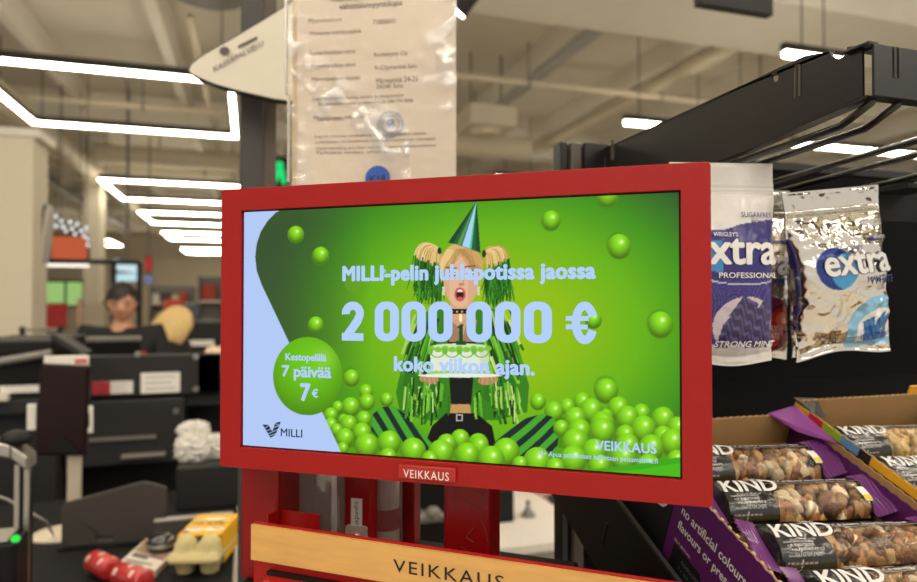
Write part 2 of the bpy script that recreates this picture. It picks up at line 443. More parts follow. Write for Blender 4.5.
# spot lamp beside the licence sheet
c = P(455, 9, 5.0)
t = thing('spot_lamp', 'bright spot lamp peeking out beside the licence sheet', 'lamp', tuple(c))
Mx = Matrix.Translation(c) @ Matrix.Rotation(R(35), 4, 'Y') @ Matrix.Rotation(R(30), 4, 'X')
MB().lathe([(.095, .0), (.10, .01), (.10, .2), (.06, .26)], 16, M=Mx).build('can', M_LEDHOUSE, t)
MB().lathe([(.085, -.012), (.09, -.001)], 16, M=Mx).build('lens', M_LED, t)
MB().tube([Mx @ Vector((0, 0, .1)), (c.x + .1, c.y, c.z + .3), (c.x + .1, c.y, 4.5)], .012, 6).build('stem', M_LEDHOUSE, t)

# dark hanging sign, only its lower edge shows
c = P(735, 0, 1.6)
t = thing('hanging_sign', 'dark hanging board cut by the top edge of the picture', 'sign', (c.x, c.y, 2.2))
a = P(688, -10, 1.6); b = P(781, 11.5, 1.6)
zb = b.z
MB().box(a.x, b.x, c.y - .01, c.y + .015, zb, zb + .3).build('board', M_DGREY, t, bevel=.003)
for x in (a.x + .03, b.x - .03): MB().tube([(x, c.y, zb + .3), (x, c.y, 4.5)], .003, 6).build('cable', M_GREYMET, t)

# exit sign
c = P(272, 172, 9)
t = thing('exit_sign', 'green glowing exit sign beside the dark post', 'sign', tuple(c))
MB().box(c.x - .3, c.x + .22, c.y, c.y + .1, c.z - .22, c.z + .22).build('housing', M_BLACK, t, bevel=.01)
M_EXIT = lamp_mat('exit_green', (40, 225, 120), 1.0)
m = MB()
fn = lambda a, b, t: (c.x + .1 + a, c.y - .012 - t, c.z + b)
m.plate(circ(0, .1, .055, 12), fn, 0, .01)
m.plate([(-.06, .05), (.06, .05), (.09, -.16), (.03, -.16), (.0, -.06), (-.05, -.16), (-.1, -.16)], fn, 0, .01)
m.build('running_figure', M_EXIT, t, fix=True)
MB().tube([(c.x, c.y + .05, c.z + .22), (c.x, c.y + .05, 4.5)], .012, 6).build('hanger_rod', M_GREYMET, t)

# dark square post with the white rounded sign on it
d = 1.2
a = P(239, 100, d); b = P(264, 100, d)
t = thing('store_post', 'dark square metal post carrying the white rounded sign', 'post', ((a.x + b.x) / 2, a.y, 0))
x0, x1 = a.x, b.x; y0 = (a.y + b.y) / 2
M_POST = mat('dark_post_paint', (62, 58, 56), 0.5, var=0.05)
MB().box(x0 + .002, x1, y0, y0 + .045, 0.01, 2.6).build('shaft', M_POST, t, bevel=.003)
MB().box(x0 - .025, x1 + .05, y0 - .04, y0 + .08, 0, .012).build('foot_plate', M_POST, t)
MB().box(x1 - .004, x1 + .022, y0 + .004, y0 + .04, 0.012, 2.6).build('side_channel', mat('post_channel_brown', (86, 74, 62), 0.6), t)

t = thing('rounded_sign', 'white leaf-shaped sign with black rim behind the licence sheet', 'sign', tuple(P(240, 70, 1.11)))
ds = 1.12
base = P(188, 70, ds); Mr = _R
def sg(px, py): return P(px, py, ds)
outl = [(188.5, 71), (190, 66), (194, 61.5), (205, 54), (230, 40), (262, 21), (300, -3), (335, -22), (352, -28), (372, -24), (380, -10), (378, 10), (365, 40), (345, 75), (320, 97), (300, 104), (275, 101), (240, 93), (215, 86), (198, 79), (190.5, 75)]
def sfn(t0):
    return lambda a, b, t: P(a, b, ds) + Vector((_F.x, _F.y, 0)).normalized() * t
ce = (285, 40)
flat = [(a, -b) for a, b in outl]
MB().plate(flat, lambda a, b, t: sfn(0)(a, -b, t), -.002, .016).build('rim', M_BLACK, t, fix=True)
inn = []
for i in range(len(outl)):                       # the white face sits a little inside the rim
    (xa, ya), (xb, yb), (xc, yc) = outl[i - 1], outl[i], outl[(i + 1) % len(outl)]
    tx, ty = xc - xa, yc - ya; L_ = math.hypot(tx, ty); nx, ny = ty / L_, -tx / L_
    s_ = 1 if (285 - xb) * nx + (40 - yb) * ny > 0 else -1
    inn.append((xb + s_ * nx * 1.7, -(yb + s_ * ny * 1.7)))
MB().plate(inn, lambda a, b, t: sfn(0)(a, -b, t), -.0045, -.0022).build('face', mat('sign_white', (214, 206, 188), 0.6, var=.02), t, fix=True)
m = MB()
s2 = lambda x, z: P(215 + x * .87 + z * .5, 75.5 - x * .5 + z * -.87, ds - .0062)      # writing runs up along the leaf
m.text('KASSAPALVELU', lambda x, z: P(213.5 + x * .885, 72 - x * .47 - z, ds - .0062), 0, 0, 56, 5.5, bold=.01)
m.text('Salo', lambda x, z: P(228 + x * .885, 58 - x * .47 - z, ds - .0062), 0, 0, 7, 2)
m.plate(circ(0, 0, 5.2, 16), lambda a, b, t: P(224.5 + a, 51 + b * .85, ds - .0058 - t), 0, .001)
m.plate(rrect(238, 257, -44, -41, .5), lambda a, b, t: P(a, -b - (a - 247) * .5, ds - .0058 - t), 0, .001)
m.build('lettering', mat('sign_grey_print', (96, 86, 84), 0.7), t)
MB().box((x0 + x1) / 2 - .015, (x0 + x1) / 2 + .015, P(250, 60, ds + .016).y, y0, P(250, 66, ds).z, P(250, 46, ds).z).build('bracket', M_BLACK, t)

# ------------------------------------------------------------------ far background behind the checkouts
def box_thing(name, label, cat, m, px0, px1, py0, py1, d, thick, z0=None, bevel=.004, group=None):
    """a box whose front fills the given measured rectangle at distance d; z0 overrides the foot"""
    a = P(px0, py0, d); b = P(px1, py1, d)
    y = (a.y + b.y) / 2
    o = cub(name, m, a.x, b.x, y, y + thick, b.z if z0 is None else z0, a.z, bevel=bevel)
    return tag(o, label, cat, group)
M_ORANGE = mat('orange_screen', (60, 20, 8), 0.3, emit=(206, 92, 48), es=0.75, var=.2, scale=3)
c0 = P(52, 236, 8.9); c1 = P(85, 262, 8.9)
t = thing('advert_screen', 'orange glowing advert screen hanging behind the pillar', 'screen', (c0.x, c0.y, c1.z))
MB().box(c0.x - .02, c1.x + .02, c0.y, c0.y + .06, c1.z - .02, c0.z + .02).build('casing', M_DGREY, t, bevel=.004)
m = MB().box(c0.x, c1.x, c0.y - .004, c0.y, c1.z, c0.z).build('display_panel', M_ORANGE, t)
MB().box(c0.x - .08, c1.x + .02, c0.y - .03, c0.y + .02, c1.z - .06, c1.z - .025).build('light_strip', lamp_mat('strip_glow', (255, 246, 232), 1.6), t)
for x in (c0.x + .1, c1.x - .1): MB().tube([(x, c0.y + .03, c0.z + .02), (x, c0.y + .03, 4.5)], .006, 5).build('cable', M_GREYMET, t)
M_BULB = lamp_mat('bulb_glow', (240, 248, 255), 1.6)
rg = random.Random(4)
pts = [(56, 216), (61, 221), (56, 226), (63, 227), (70, 222), (66, 231), (72, 229), (77, 224), (75, 234), (81, 231), (86, 228), (84, 236), (88, 239), (88, 245)]
t0 = None
c = P(70, 215, 8.4)
t = thing('lamp_string', 'string of small bright white bulbs above the orange advert screen', 'string lights', tuple(c))
MB().tube([(P(x, y, 8.4) + Vector((0, 0, .04))) for x, y in pts], .005, 5).build('wire', M_BLACK, t)
for x, y in pts: MB().ball(P(x, y, 8.4), (.017, .017, .02), 8).build('bulb', M_BULB, t)
MB().tube([P(56, 216, 8.4) + Vector((0, 0, .04)), (c.x - .1, c.y, 4.5)], .005, 5).build('hanger_wire', M_BLACK, t)
MB().tube([P(86, 228, 8.4), (P(86, 228, 8.4).x, c.y, 4.5)], .005, 5).build('hanger_wire', M_BLACK, t)

# edge-on monitor on the pillar
a = P(41, 262, 5.3); b = P(47, 207, 5.3)
t = thing('wall_monitor', 'pale monitor seen almost edge-on at the side of the pillar', 'monitor', tuple(a))
Mx = Matrix.Translation((a.x - .015, a.y - .1, a.z)) @ Matrix.Rotation(R(6), 4, 'Y')
sh = [(0, .02), (.12, -.01), (.34, 0.0), (.40, .05), (.42, .22), (.40, .36), (.34, .44), (.10, .46), (0.02, .40)]
MB().plate(sh, lambda p, q, s: Mx @ Vector((s, p * .5, q)), .02, .045).build('face', mat('monitor_face', (196, 190, 180), .4), t, fix=True)
MB().plate(sh, lambda p, q, s: Mx @ Vector((s, p * .5, q)), -.015, .02).build('back_shell', M_BLACK, t, fix=True)
MB().box(a.x - .06, a.x + .02, a.y + .05, a.y + .12, a.z + .18, a.z + .24).build('wall_bracket', M_BLACK, t)

# far windows with the green outdoors, and posters
M_GREENOUT = lamp_mat('daylight_on_leaves', (176, 216, 120), 0.9)
M_GLASS = clear('window_glass', (235, 245, 235), .08, .05)
for i, (x0, x1, y0, y1) in enumerate(((45, 55, 287, 303), (57, 73, 283, 303), (75, 89, 283, 305))):
    a = P(x0, y0, 29.5); b = P(x1, y1, 29.5)
    t = MB().box(a.x, b.x, 31.9, 31.96, b.z, a.z).build('window_%d' % (i + 1), M_GREENOUT); struct(t)
    m = MB()
    for (p, q2, r, s) in ((a.x - .08, a.x, b.z - .08, a.z + .08), (b.x, b.x + .08, b.z - .08, a.z + .08), (a.x, b.x, a.z, a.z + .08), (a.x, b.x, b.z - .08, b.z)):
        m.box(p, q2, 31.84, 32, r, s)
    m.build('window_frame', M_DGREY, t)
    MB().box(a.x, b.x, 31.86, 31.87, b.z, a.z).build('pane', M_GLASS, t)
def stand_sign(label, m, px0, px1, py0, py1, d, cat='sign', legs=True):
    a = P(px0, py0, d); b = P(px1, py1, d); y = (a.y + b.y) / 2
    t = thing('display_board', label, cat, ((a.x + b.x) / 2, y, 0))
    MB().box(a.x, b.x, y, y + .03, b.z, a.z).build('panel', m, t, bevel=.004)
    for x in (a.x + .04, b.x - .04): MB().tube([(x, y + .015, 0), (x, y + .015, b.z)], .012, 6).build('leg', M_GREYMET, t)
    MB().box(a.x, b.x, y - .12, y + .15, 0, .015).build('foot', M_GREYMET, t)
    return t
M_POSTER = mat('red_poster_print', (176, 40, 34), .5, var=.35, scale=2.5)
stand_sign('red and orange poster board standing behind the pillar', M_POSTER, 47, 66, 303, 328, 9.5)
stand_sign('slim pinkish board standing beside the red poster', mat('pink_print', (214, 168, 140), .6), 77, 81, 298, 326, 9.6)
stand_sign('pale board with grey lines standing behind the cashier', mat('pale_print', (206, 192, 165), .6), 84, 104, 303, 328, 11)
def hang_sign(label, m, px0, px1, py0, py1, d, tilt=0, cat='screen', back=None):
    a = P(px0, py0, d); b = P(px1, py1, d); y = (a.y + b.y) / 2; cx = (a.x + b.x) / 2; cz = (a.z + b.z) / 2
    t = thing('hanging_screen', label, cat, (cx, y, cz))
    Mx = Matrix.Translation((cx, y, cz)) @ Matrix.Rotation(R(tilt), 4, 'Y')
    w, h = (b.x - a.x) / 2, (a.z - b.z) / 2
    MB().box(-w, w, 0, .04, -h, h, M=Mx).build('casing', back or M_DGREY, t, bevel=.004)
    MB().box(-w * .93, w * .93, -.006, 0, -h * .9, h * .9, M=Mx).build('display_panel', m, t)
    MB().tube([Mx @ Vector((0, .02, h)), (cx, y + .02, 4.5)], .012, 6).build('hanger_rod', M_GREYMET, t)
    return t
hang_sign('tilted bright bluish screen hanging above the cashier, upper of two', lamp_mat('cyan_screen', (205, 232, 235), 1.0), 113, 138, 260, 272, 9, 8)
hang_sign('bright bluish screen hanging above the cashier, lower of two', lamp_mat('cyan_screen_low', (190, 225, 235), 1.0), 115, 140, 273, 282, 9.4, -3)
hang_sign('small red hanging sign behind the cashier', mat('red_sign_print', (176, 32, 36), .5, emit=(170, 30, 36), es=.35), 145, 152, 256, 272, 10, 0, 'sign')
hang_sign('small blue hanging sign under the small red one', mat('blue_sign_print', (120, 130, 190), .5, emit=(120, 130, 190), es=.3), 144, 153, 275, 284, 10.3, 0, 'sign')
# dark portal of the exit gates
a = P(40, 266, 6.3); b = P(150, 266, 6.3); y = 6.6
t = thing('gate_frame', 'thin dark metal portal standing behind the cashier', 'gate', ((a.x + b.x) / 2, y, 0))
for px in (41, 113, 139):
    p = PV(px, 300, y); MB().box(p.x - .02, p.x + .02, y, y + .04, 0, 1.45 + .36).build('post', M_DGREY, t)
p0 = PV(41, 300, y); p1 = PV(139, 300, y)
MB().box(p0.x, p1.x, y, y + .04, 1.79, 1.83).build('top_rail', M_DGREY, t)
# low rail on the counter behind the pillar
p0 = PV(22, 330, 4.6); p1 = PV(60, 330, 4.6)
t = thing('low_rail', 'short dark rail in front of the pillar', 'rail', ((p0.x + p1.x) / 2, 4.6, 0))
for p in (p0, p1): MB().box(p.x - .012, p.x + .012, 4.59, 4.62, 0, 1.3).build('post', M_BLACK, t)
MB().tube([(p0.x, 4.6, 1.28), (p1.x, 4.6, 1.28)], .01, 8).build('bar', M_GREYMET, t)

# far shelving with goods behind the blonde person
rg = random.Random(11)
def shelf_unit(label, px0, px1, top, d, cols, group):
    a = P(px0, top, d); b = P(px1, top, d); y = (a.y + b.y) / 2; z1 = a.z
    t = thing('shelf_unit', label, 'shelves', ((a.x + b.x) / 2, y, 0))
    MB().box(a.x, b.x, y + .36, y + .4, 0, z1).build('back_panel', M_GREYMET, t)
    for x in (a.x, b.x - .03): MB().box(x, x + .03, y, y + .36, 0, z1).build('side_panel', M_GREYMET, t)
    n = 4
    for k in range(n):
        z = .12 + k * (z1 - .12) / n
        MB().box(a.x + .03, b.x - .03, y, y + .36, z, z + .03).build('shelf', M_WHITE, t)
        x = a.x + .06; j = 0
        while k >= 2 and x < b.x - .25:
            w = rg.uniform(.14, .22); h = rg.uniform(.16, .28)
            o = cub('goods_box', cols[(k + j) % len(cols)], x, x + w, y + .04, y + .22, z + .03, z + .03 + h, bevel=.01)
            tag(o, 'far blurred package on ' + label.split(',')[0].replace('far ', 'the far '), 'package', group); x += w + .03; j += 1
CG = [mat('goods_cream', (205, 186, 150), .6), mat('goods_red', (170, 60, 44), .6), mat('goods_grey', (120, 114, 106), .6), mat('goods_white', (220, 212, 196), .6), mat('goods_dark', (64, 58, 56), .6)]
shelf_unit('far pale shelving behind the blonde person, wide one', 150, 194, 286, 15, CG, 'far packages behind the blonde person')
shelf_unit('far shelving beside the red screen edge, narrow one', 198, 226, 276, 11, CG[::-1], 'far packages beside the red screen')
box_thing('display_bin', 'red-topped bin behind the blonde person', 'bin', mat('red_bin', (190, 70, 48), .6), 164, 182, 299, 318, 7.5, .3, 0)
box_thing('till_block', 'dark till counter at the far side of the blonde person', 'counter', M_DGREY, 182, 226, 322, 400, 5.2, .5, 0)
o = box_thing('price_card', 'pale strip card on the dark till counter behind the blonde person', 'card', M_WHITE, 184, 214, 340, 346, 5.19, .004)
t = thing('till_monitor', 'dark bluish till monitor near the blonde person', 'monitor', tuple(P(190, 322, 5.4)))
a = P(181, 304, 5.4); b = P(198, 320, 5.4)
MB().box(a.x, b.x, a.y, a.y + .03, b.z, a.z).build('screen', mat('till_screen_back', (58, 66, 78), .4), t, bevel=.004)
MB().tube([((a.x + b.x) / 2, a.y + .015, b.z), ((a.x + b.x) / 2, a.y + .015, P(190, 322, 5.2).z)], .02, 8).build('stand', M_BLACK, t)

# ------------------------------------------------------------------ people
M_SKIN = mat('skin', (196, 142, 112), .55, var=.05, scale=20)
M_SHIRT = mat('black_shirt_cloth', (20, 20, 22), .85, var=.15, scale=80)
M_TROUS = mat('dark_trousers', (26, 26, 30), .85)
M_HAIRD = mat('dark_hair', (30, 22, 18), .6, var=.3, scale=90)
M_HAIRB = mat('blonde_hair', (226, 192, 128), .55, var=.2, scale=60)
def skin_mesh(nodes, edges, sub=1):
    names = list(nodes); me = bpy.data.meshes.new('s')
    me.from_pydata([nodes[k][:3] for k in names], [(names.index(a), names.index(b)) for a, b in edges], [])
    o = bpy.data.objects.new('s', me); COL.objects.link(o)
    o.modifiers.new('skin', 'SKIN'); s = o.modifiers.new('sub', 'SUBSURF'); s.levels = sub; s.render_levels = sub
    for i, k in enumerate(names):
        r = nodes[k][3]; r = (r, r) if not isinstance(r, tuple) else r
        me.skin_vertices[0].data[i].radius = r; me.skin_vertices[0].data[i].use_root = (i == 0)
    dg = bpy.context.evaluated_depsgraph_get(); dg.update()
    ev = bpy.data.meshes.new_from_object(o.evaluated_get(dg))
    v = [tuple(q.co) for q in ev.vertices]; f = [tuple(p.vertices) for p in ev.polygons]
    bpy.data.objects.remove(o); bpy.data.meshes.remove(me); bpy.data.meshes.remove(ev)
    return v, f
M_EYE = mat('eye', (120, 96, 84), .3)
def head_mesh(n=28, h=22):
    vs = []; fs = []
    for i in range(h + 1):
        t = -math.pi / 2 + math.pi * i / h
        for k in range(n):
            a = 2 * math.pi * k / n; x, y, z = math.cos(t) * math.sin(a), -math.cos(t) * math.cos(a), math.sin(t)   # a=0 faces -y
            w = 1 - .28 * max(0, -z) ** 1.3
            X, Y, Z = x * .074 * w, y * .094, z * .118
            if z < -.2: Y = Y * (1 - .25 * (-z)) - .012 * (-z)
            g = lambda cx, cz, s: math.exp(-((X - cx) ** 2 + (Z - cz) ** 2) / (2 * s * s))
            if y < 0:
                Y -= .020 * g(0, -.022, .011) + .008 * g(0, .0, .008)
                Y += .010 * (g(.03, .004, .012) + g(-.03, .004, .012))
                Y -= .006 * g(0, -.062, .014) + .006 * g(0, -.098, .016)
            if abs(y) < .35 and -.25 < z < .2: X += .010 * (1 if x > 0 else -1) * math.exp(-((z + .03) / .14) ** 2)
            vs.append((X, Y, Z))
    for i in range(h):
        for k in range(n): k2 = (k + 1) % n; fs.append((i * n + k, i * n + k2, (i + 1) * n + k2, (i + 1) * n + k))
    return vs, fs
def person(label, loc, rz, hgt=1.0, hair='short', head_tilt=(0, 0), seated=False, arms=None):
    t = thing('person', label, 'person', loc, (0, 0, rz))
    K = dict(pelvis=(0, 0, .92, .13), waist=(0, 0, 1.06, .125), chest=(0, 0, 1.24, .15), neckb=(0, .01, 1.38, .065), neck=(0, -.012, 1.44, .048), skull=(0, -.02, 1.50, .05))
    E = [('pelvis', 'waist'), ('waist', 'chest'), ('chest', 'neckb'), ('neckb', 'neck'), ('neck', 'skull')]
    ar = arms or {}
    for s, n in ((1, 'R'), (-1, 'L')):
        el = ar.get(n + 'e', (.24, -.04, 1.06)); wr = ar.get(n + 'w', (.17, -.28, 1.08))
        K.update({n + 'sh': (.185 * s, .01, 1.365, .058), n + 'el': (el[0] * s, el[1], el[2], .042), n + 'wr': (wr[0] * s, wr[1], wr[2], .028),
                  n + 'pa': (wr[0] * s - .01 * s, wr[1] - .07, wr[2] - .01, .03)})
        E += [('chest', n + 'sh'), (n + 'sh', n + 'el'), (n + 'el', n + 'wr'), (n + 'wr', n + 'pa')]
        for k in range(4):
            fx = (k - 1.5) * .018; L = (.062, .075, .07, .055)[k]
            x, y, z = K[n + 'pa'][:3]
            K[n + 'f%d' % k] = (x + fx, y - .045, z, .0095); K[n + 'g%d' % k] = (x + fx * 1.1, y - .045 - L * .5, z - .008, .0085); K[n + 'h%d' % k] = (x + fx * 1.1, y - .045 - L * .85, z - .03, .0075)
            E += [(n + 'pa', n + 'f%d' % k), (n + 'f%d' % k, n + 'g%d' % k), (n + 'g%d' % k, n + 'h%d' % k)]
        x, y, z = K[n + 'pa'][:3]
        K[n + 't0'] = (x - .036 * s, y - .0, z, .011); K[n + 't1'] = (x - .05 * s, y - .04, z - .012, .009)
        E += [(n + 'wr', n + 't0'), (n + 't0', n + 't1')]
        if seated:
            K.update({n + 'hi': (.09 * s, 0, .90, .09), n + 'kn': (.1 * s, -.42, .88, .06), n + 'an': (.1 * s, -.40, .48, .042), n + 'to': (.1 * s, -.55, .44, .038)})
        else:
            K.update({n + 'hi': (.09 * s, 0, .86, .09), n + 'kn': (.095 * s, -.01, .48, .058), n + 'an': (.1 * s, .02, .09, .042), n + 'to': (.105 * s, -.13, .045, .038)})
        E += [('pelvis', n + 'hi'), (n + 'hi', n + 'kn'), (n + 'kn', n + 'an'), (n + 'an', n + 'to')]
    v, f = skin_mesh(K, E, 1)
    m = MB().add(v, f)
    hv, hf = head_mesh()
    Hm = Matrix.Translation((0, -.035, 1.545)) @ Matrix.Rotation(head_tilt[1], 4, 'Z') @ Matrix.Rotation(head_tilt[0], 4, 'X')
    m.add([Hm @ Vector(q) for q in hv], hf)
    m.build('body', M_SKIN, t, smooth=True, local=True)
    # face
    for s in (1, -1):
        MB().ball((0, 0, 0), (.012, .006, .005), 10, M=Hm @ Matrix.Translation((.03 * s, -.079, .002))).build('eye', M_EYE, t, local=True, smooth=True)
    m = MB()
    for s in (1, -1):
        m.ball((0, 0, 0), (.006, .004, .006), 8, M=Hm @ Matrix.Translation((.03 * s, -.0845, .003)))
        m.ball((0, 0, 0), (.02, .006, .004), 8, M=Hm @ Matrix.Translation((.03 * s, -.084, .024)))
    m.build('brows', M_HAIRD, t, local=True)
    MB().ball((0, 0, 0), (.022, .008, .006), 10, M=Hm @ Matrix.Translation((0, -.088, -.062))).build('mouth', mat('lips', (150, 84, 74), .5), t, local=True)
    # shirt: the same torso and sleeves, a little wider
    S = {k: K[k] for k in K if k in ('pelvis', 'waist', 'chest', 'neckb', 'Rsh', 'Lsh', 'Rel', 'Lel')}
    S = {k: q[:3] + (q[3] * 1.0 + .014,) for k, q in S.items()}
    S['pelvis'] = (0, 0, .90, .15); S['neckb'] = (0, .015, 1.37, .072)
    for n in 'RL':
        a, b = Vector(K[n + 'el'][:3]), Vector(K[n + 'wr'][:3]); p = a.lerp(b, .12); S[n + 'el'] = tuple(p) + (.055,)
    ES = [e for e in E if e[0] in S and e[1] in S]
    v, f = skin_mesh(S, ES, 1)
    # open collar: drop the cloth over the throat
    def keep(face):
        c = sum((Vector(v[i]) for i in face), Vector()) / len(face)
        return not (c.y < -.02 and c.z > 1.27 and abs(c.x) < (c.z - 1.25) * .42)
    MB().add(v, [q for q in f if keep(q)]).build('shirt', M_SHIRT, t, smooth=True, local=True)
    T = {k: K[k][:3] + (K[k][3] + .016,) for k in K if k in ('pelvis', 'Rhi', 'Lhi', 'Rkn', 'Lkn', 'Ran', 'Lan')}
    v, f = skin_mesh(T, [e for e in E if e[0] in T and e[1] in T], 1)
    MB().add(v, f).build('trousers', M_TROUS, t, smooth=True, local=True)
    for n in 'RL':
        a = Vector(K[n + 'an'][:3]); b = Vector(K[n + 'to'][:3])
        MB().tube([a + Vector((0, .03, -.035)), b.lerp(a, .3) + Vector((0, 0, -.005)), b + Vector((0, -.05, 0))], [.05, .047, .036], 12).build('shoe', M_BLACK, t, local=True, smooth=True)
    # hair
    m = MB(); vs, fs = head_mesh(36, 26)
    out = []
    for q in vs:
        X, Y, Z = q; k = 1.13 + .02 * math.sin(60 * X) * math.cos(50 * Z)
        out.append(Vector((X * k, (Y + .006) * k + .002, Z * 1.10 + .004)))
    def hk(face):
        c = sum((out[i] for i in face), Vector()) / len(face)
        return c.z > .046 + .014 * math.sin(c.x * 42) or (c.y > -.01 and c.z > -.055) or (c.y > -.035 and c.z > .0)
    m.add([Hm @ q for q in out], [f for f in fs if hk(f)])
    if hair == 'long':
        for k in range(46):
            a = R(20 + 320 * k / 45.0); sx, sy = math.sin(a), -math.cos(a)
            L = .24 + .04 * math.sin(k * 2.3)
            w = Hm @ Vector((sx * .05, sy * .06 + .01, .10))
            p1 = Hm @ Vector((sx * .088, sy * .105 + .01, .01)); p2 = Hm @ Vector((sx * .098, sy * .112 + .02, -.12)); p3 = Hm @ Vector((sx * .10, sy * .10 + .03, -.02 - L * .85))
            m.tube([w, p1, p2, p3], [.014, .02, .019, .004], 6)
    m.build('hair', M_HAIRB if hair == 'long' else M_HAIRD, t, smooth=True, local=True)
    return t, Hm
hd = P(122, 303, 3.75)
pt, Hm = person('person in a black open-collar shirt with short dark hair, standing behind the till monitor', (hd.x, hd.y + .02, 0), R(6), head_tilt=(R(12), 0))
pt.location.z = 0
pt.scale = (1, 1, 1)
zs = hd.z / 1.545
pt.scale = (1.0, 1.0, zs)
m = MB(); m.box(.05, .13, -.168, -.160, 1.245, 1.257)
m.build('name_tag', mat('red_name_tag', (190, 40, 30), .5), pt, local=True)
hd = P(172, 322, 4.6)
pb, _ = person('person with long blonde hair in black, turned away at the far till', (hd.x, hd.y, 0), R(75), hair='long', head_tilt=(R(22), R(20)), seated=True)
zs = hd.z / 1.545
pb.scale = (1, 1, zs)
# the stool the blonde person sits on
t = thing('till_stool', 'dark till stool under the blonde person', 'stool', (hd.x, hd.y, 0))
zt = .765 * zs
MB().lathe([(.05, zt - .09), (.19, zt - .08), (.2, zt - .03), (.17, zt)], 20, M=Matrix.Translation((hd.x, hd.y, 0))).build('seat', M_BLACK, t)
MB().tube([(hd.x, hd.y, .02), (hd.x, hd.y, zt - .085)], .03, 12).build('column', M_STEEL, t)
MB().lathe([(.24, 0), (.24, .02), (.04, .05)], 20, M=Matrix.Translation((hd.x, hd.y, 0))).build('base', M_BLACK, t)

# ------------------------------------------------------------------ checkouts
M_BELT = mat('belt_rubber', (24, 23, 23), .7, spec=.2, var=.12, scale=60)
M_BODY = mat('till_body', (40, 39, 39), .55, var=.06, scale=20, spec=.3)
M_LITE = mat('till_light_edge', (128, 122, 114), .4, metal=.3)
def card(px0, px1, py0, py1, y, parent, name='price_card', m=M_WHITE, rows=3, head=None):
    """printed card standing on the front plane y"""
    a = PV(px0, py0, y); b = PV(px1, py1, y)
    o = MB().box(a.x, b.x, y - .004, y, b.z, a.z).build(name, m, parent)
    k = MB(); w = b.x - a.x; h = a.z - b.z
    for r in range(rows):
        z = b.z + h * (.22 + .56 * r / max(1, rows - 1)); k.box(a.x + w * .12, b.x - w * (.12 + .1 * (r % 2)), y - .0046, y - .004, z - h * .025, z + h * .025)
    if head: k.box(a.x, a.x + w * head, y - .0046, y - .004, b.z, a.z, 1)
    k.build('print', [mat('card_print', (150, 140, 132), .7), mat('card_red', (176, 44, 58), .6)], o)
    return o
# middle till: body, upper screen panel, cards
Y1 = 2.75
a = PV(66, 355, Y1); b = PV(224, 355, Y1)
zt = PV(150, 355, Y1).z; zm = PV(150, 396, Y1).z
t = thing('checkout_counter', 'dark grey till counter with a white card, in front of the standing cashier', 'counter', ((a.x + b.x) / 2, Y1, 0))
MB().box(a.x, b.x - .01, Y1, Y1 + .05, zm, zt).box(b.x - .1, b.x - .01, Y1 + .0, Y1 + .03, zm, zt).build('upper_panel', M_BODY, t, bevel=.006)
xs = PV(184, 440, Y1).x
MB().box(a.x, b.x, Y1 + .03, Y1 + .62, zm - .05, zm).build('counter_top', M_DGREY, t, bevel=.006)
zl = PV(150, 462, Y1).z
MB().box(a.x, xs, Y1 - .02, Y1 + .03, zl, zm - .01).build('front_panel', M_BODY, t, bevel=.006)
MB().box(a.x, xs, Y1 + .15, Y1 + .6, 0, zm - .05).build('cabinet', M_BLACK, t, bevel=.004)
MB().box(xs, b.x, Y1 + .25, Y1 + .6, 0, zm - .05).build('side_cabinet', M_BLACK, t, bevel=.004)
a2 = PV(82, 442, Y1 - .02); b2 = PV(156, 438, Y1 - .02)
MB().box(a2.x, b2.x, Y1 - .032, Y1 - .02, a2.z, a2.z + .012).build('edge_strip', M_LITE, t)  # pale strip in place of a highlight line on the panel
a2 = PV(122, 458, Y1 - .02); b2 = PV(166, 451, Y1 - .02)
MB().box(a2.x, b2.x, Y1 - .05, Y1 - .02, a2.z, b2.z).build('kick_bar', M_LITE, t, bevel=.004)
card(141, 180, 373, 392, Y1, t)
card(92, 133, 382, 393, Y1, t, head=.45)
for px, py in ((176, 411), (196, 389), (196, 357), (138, 354)):
    p = PV(px, py, Y1 - .02 if py > 400 else Y1); MB().lathe([(.012, 0), (.01, .006)], 12, M=Matrix.Translation(p) @ Matrix.Rotation(R(90), 4, 'X')).build('bolt', M_STEEL, t)
# left long counter
Y2 = 2.6
a = PV(-40, 340, Y2); b = PV(52, 340, Y2)
ztl = PV(30, 341, Y2).z
t = thing('till_counter', 'long dark till counter with a label strip, running out of the picture', 'counter', ((a.x + b.x) / 2, Y2, 0))
zs1 = PV(30, 356, Y2).z; zs2 = PV(30, 384, Y2).z; zs3 = PV(30, 398, Y2).z
MB().box(a.x, b.x, Y2 + .02, Y2 + .5, zs1, ztl).build('top', M_BLACK, t, bevel=.008)
MB().box(a.x, b.x - .02, Y2 + .06, Y2 + .46, zs3, zs1).build('riser', M_BLACK, t)
MB().box(a.x, b.x, Y2 - .03, Y2 + .5, zs3 - .05, zs3).build('shelf', M_BODY, t, bevel=.006)
MB().box(a.x, b.x, Y2 + .05, Y2 + .48, 0, zs3 - .05).build('cabinet', M_BODY, t)
p0 = PV(-20, 365, Y2 - .0); p1 = PV(52, 353, Y2 - .0)
MB().tube([p0, p1], .014, 10).build('guard_rail', M_LITE, t)
card(0, 39, 386, 392, Y2 - .032, t, rows=2)
MB().box(PV(-10, 410, Y2 - .03).x, PV(10, 400, Y2 - .03).x, Y2 - .06, Y2 - .03, PV(0, 400, Y2 - .03).z, PV(0, 394, Y2 - .03).z).build('paper_edge', M_PAPER, t)

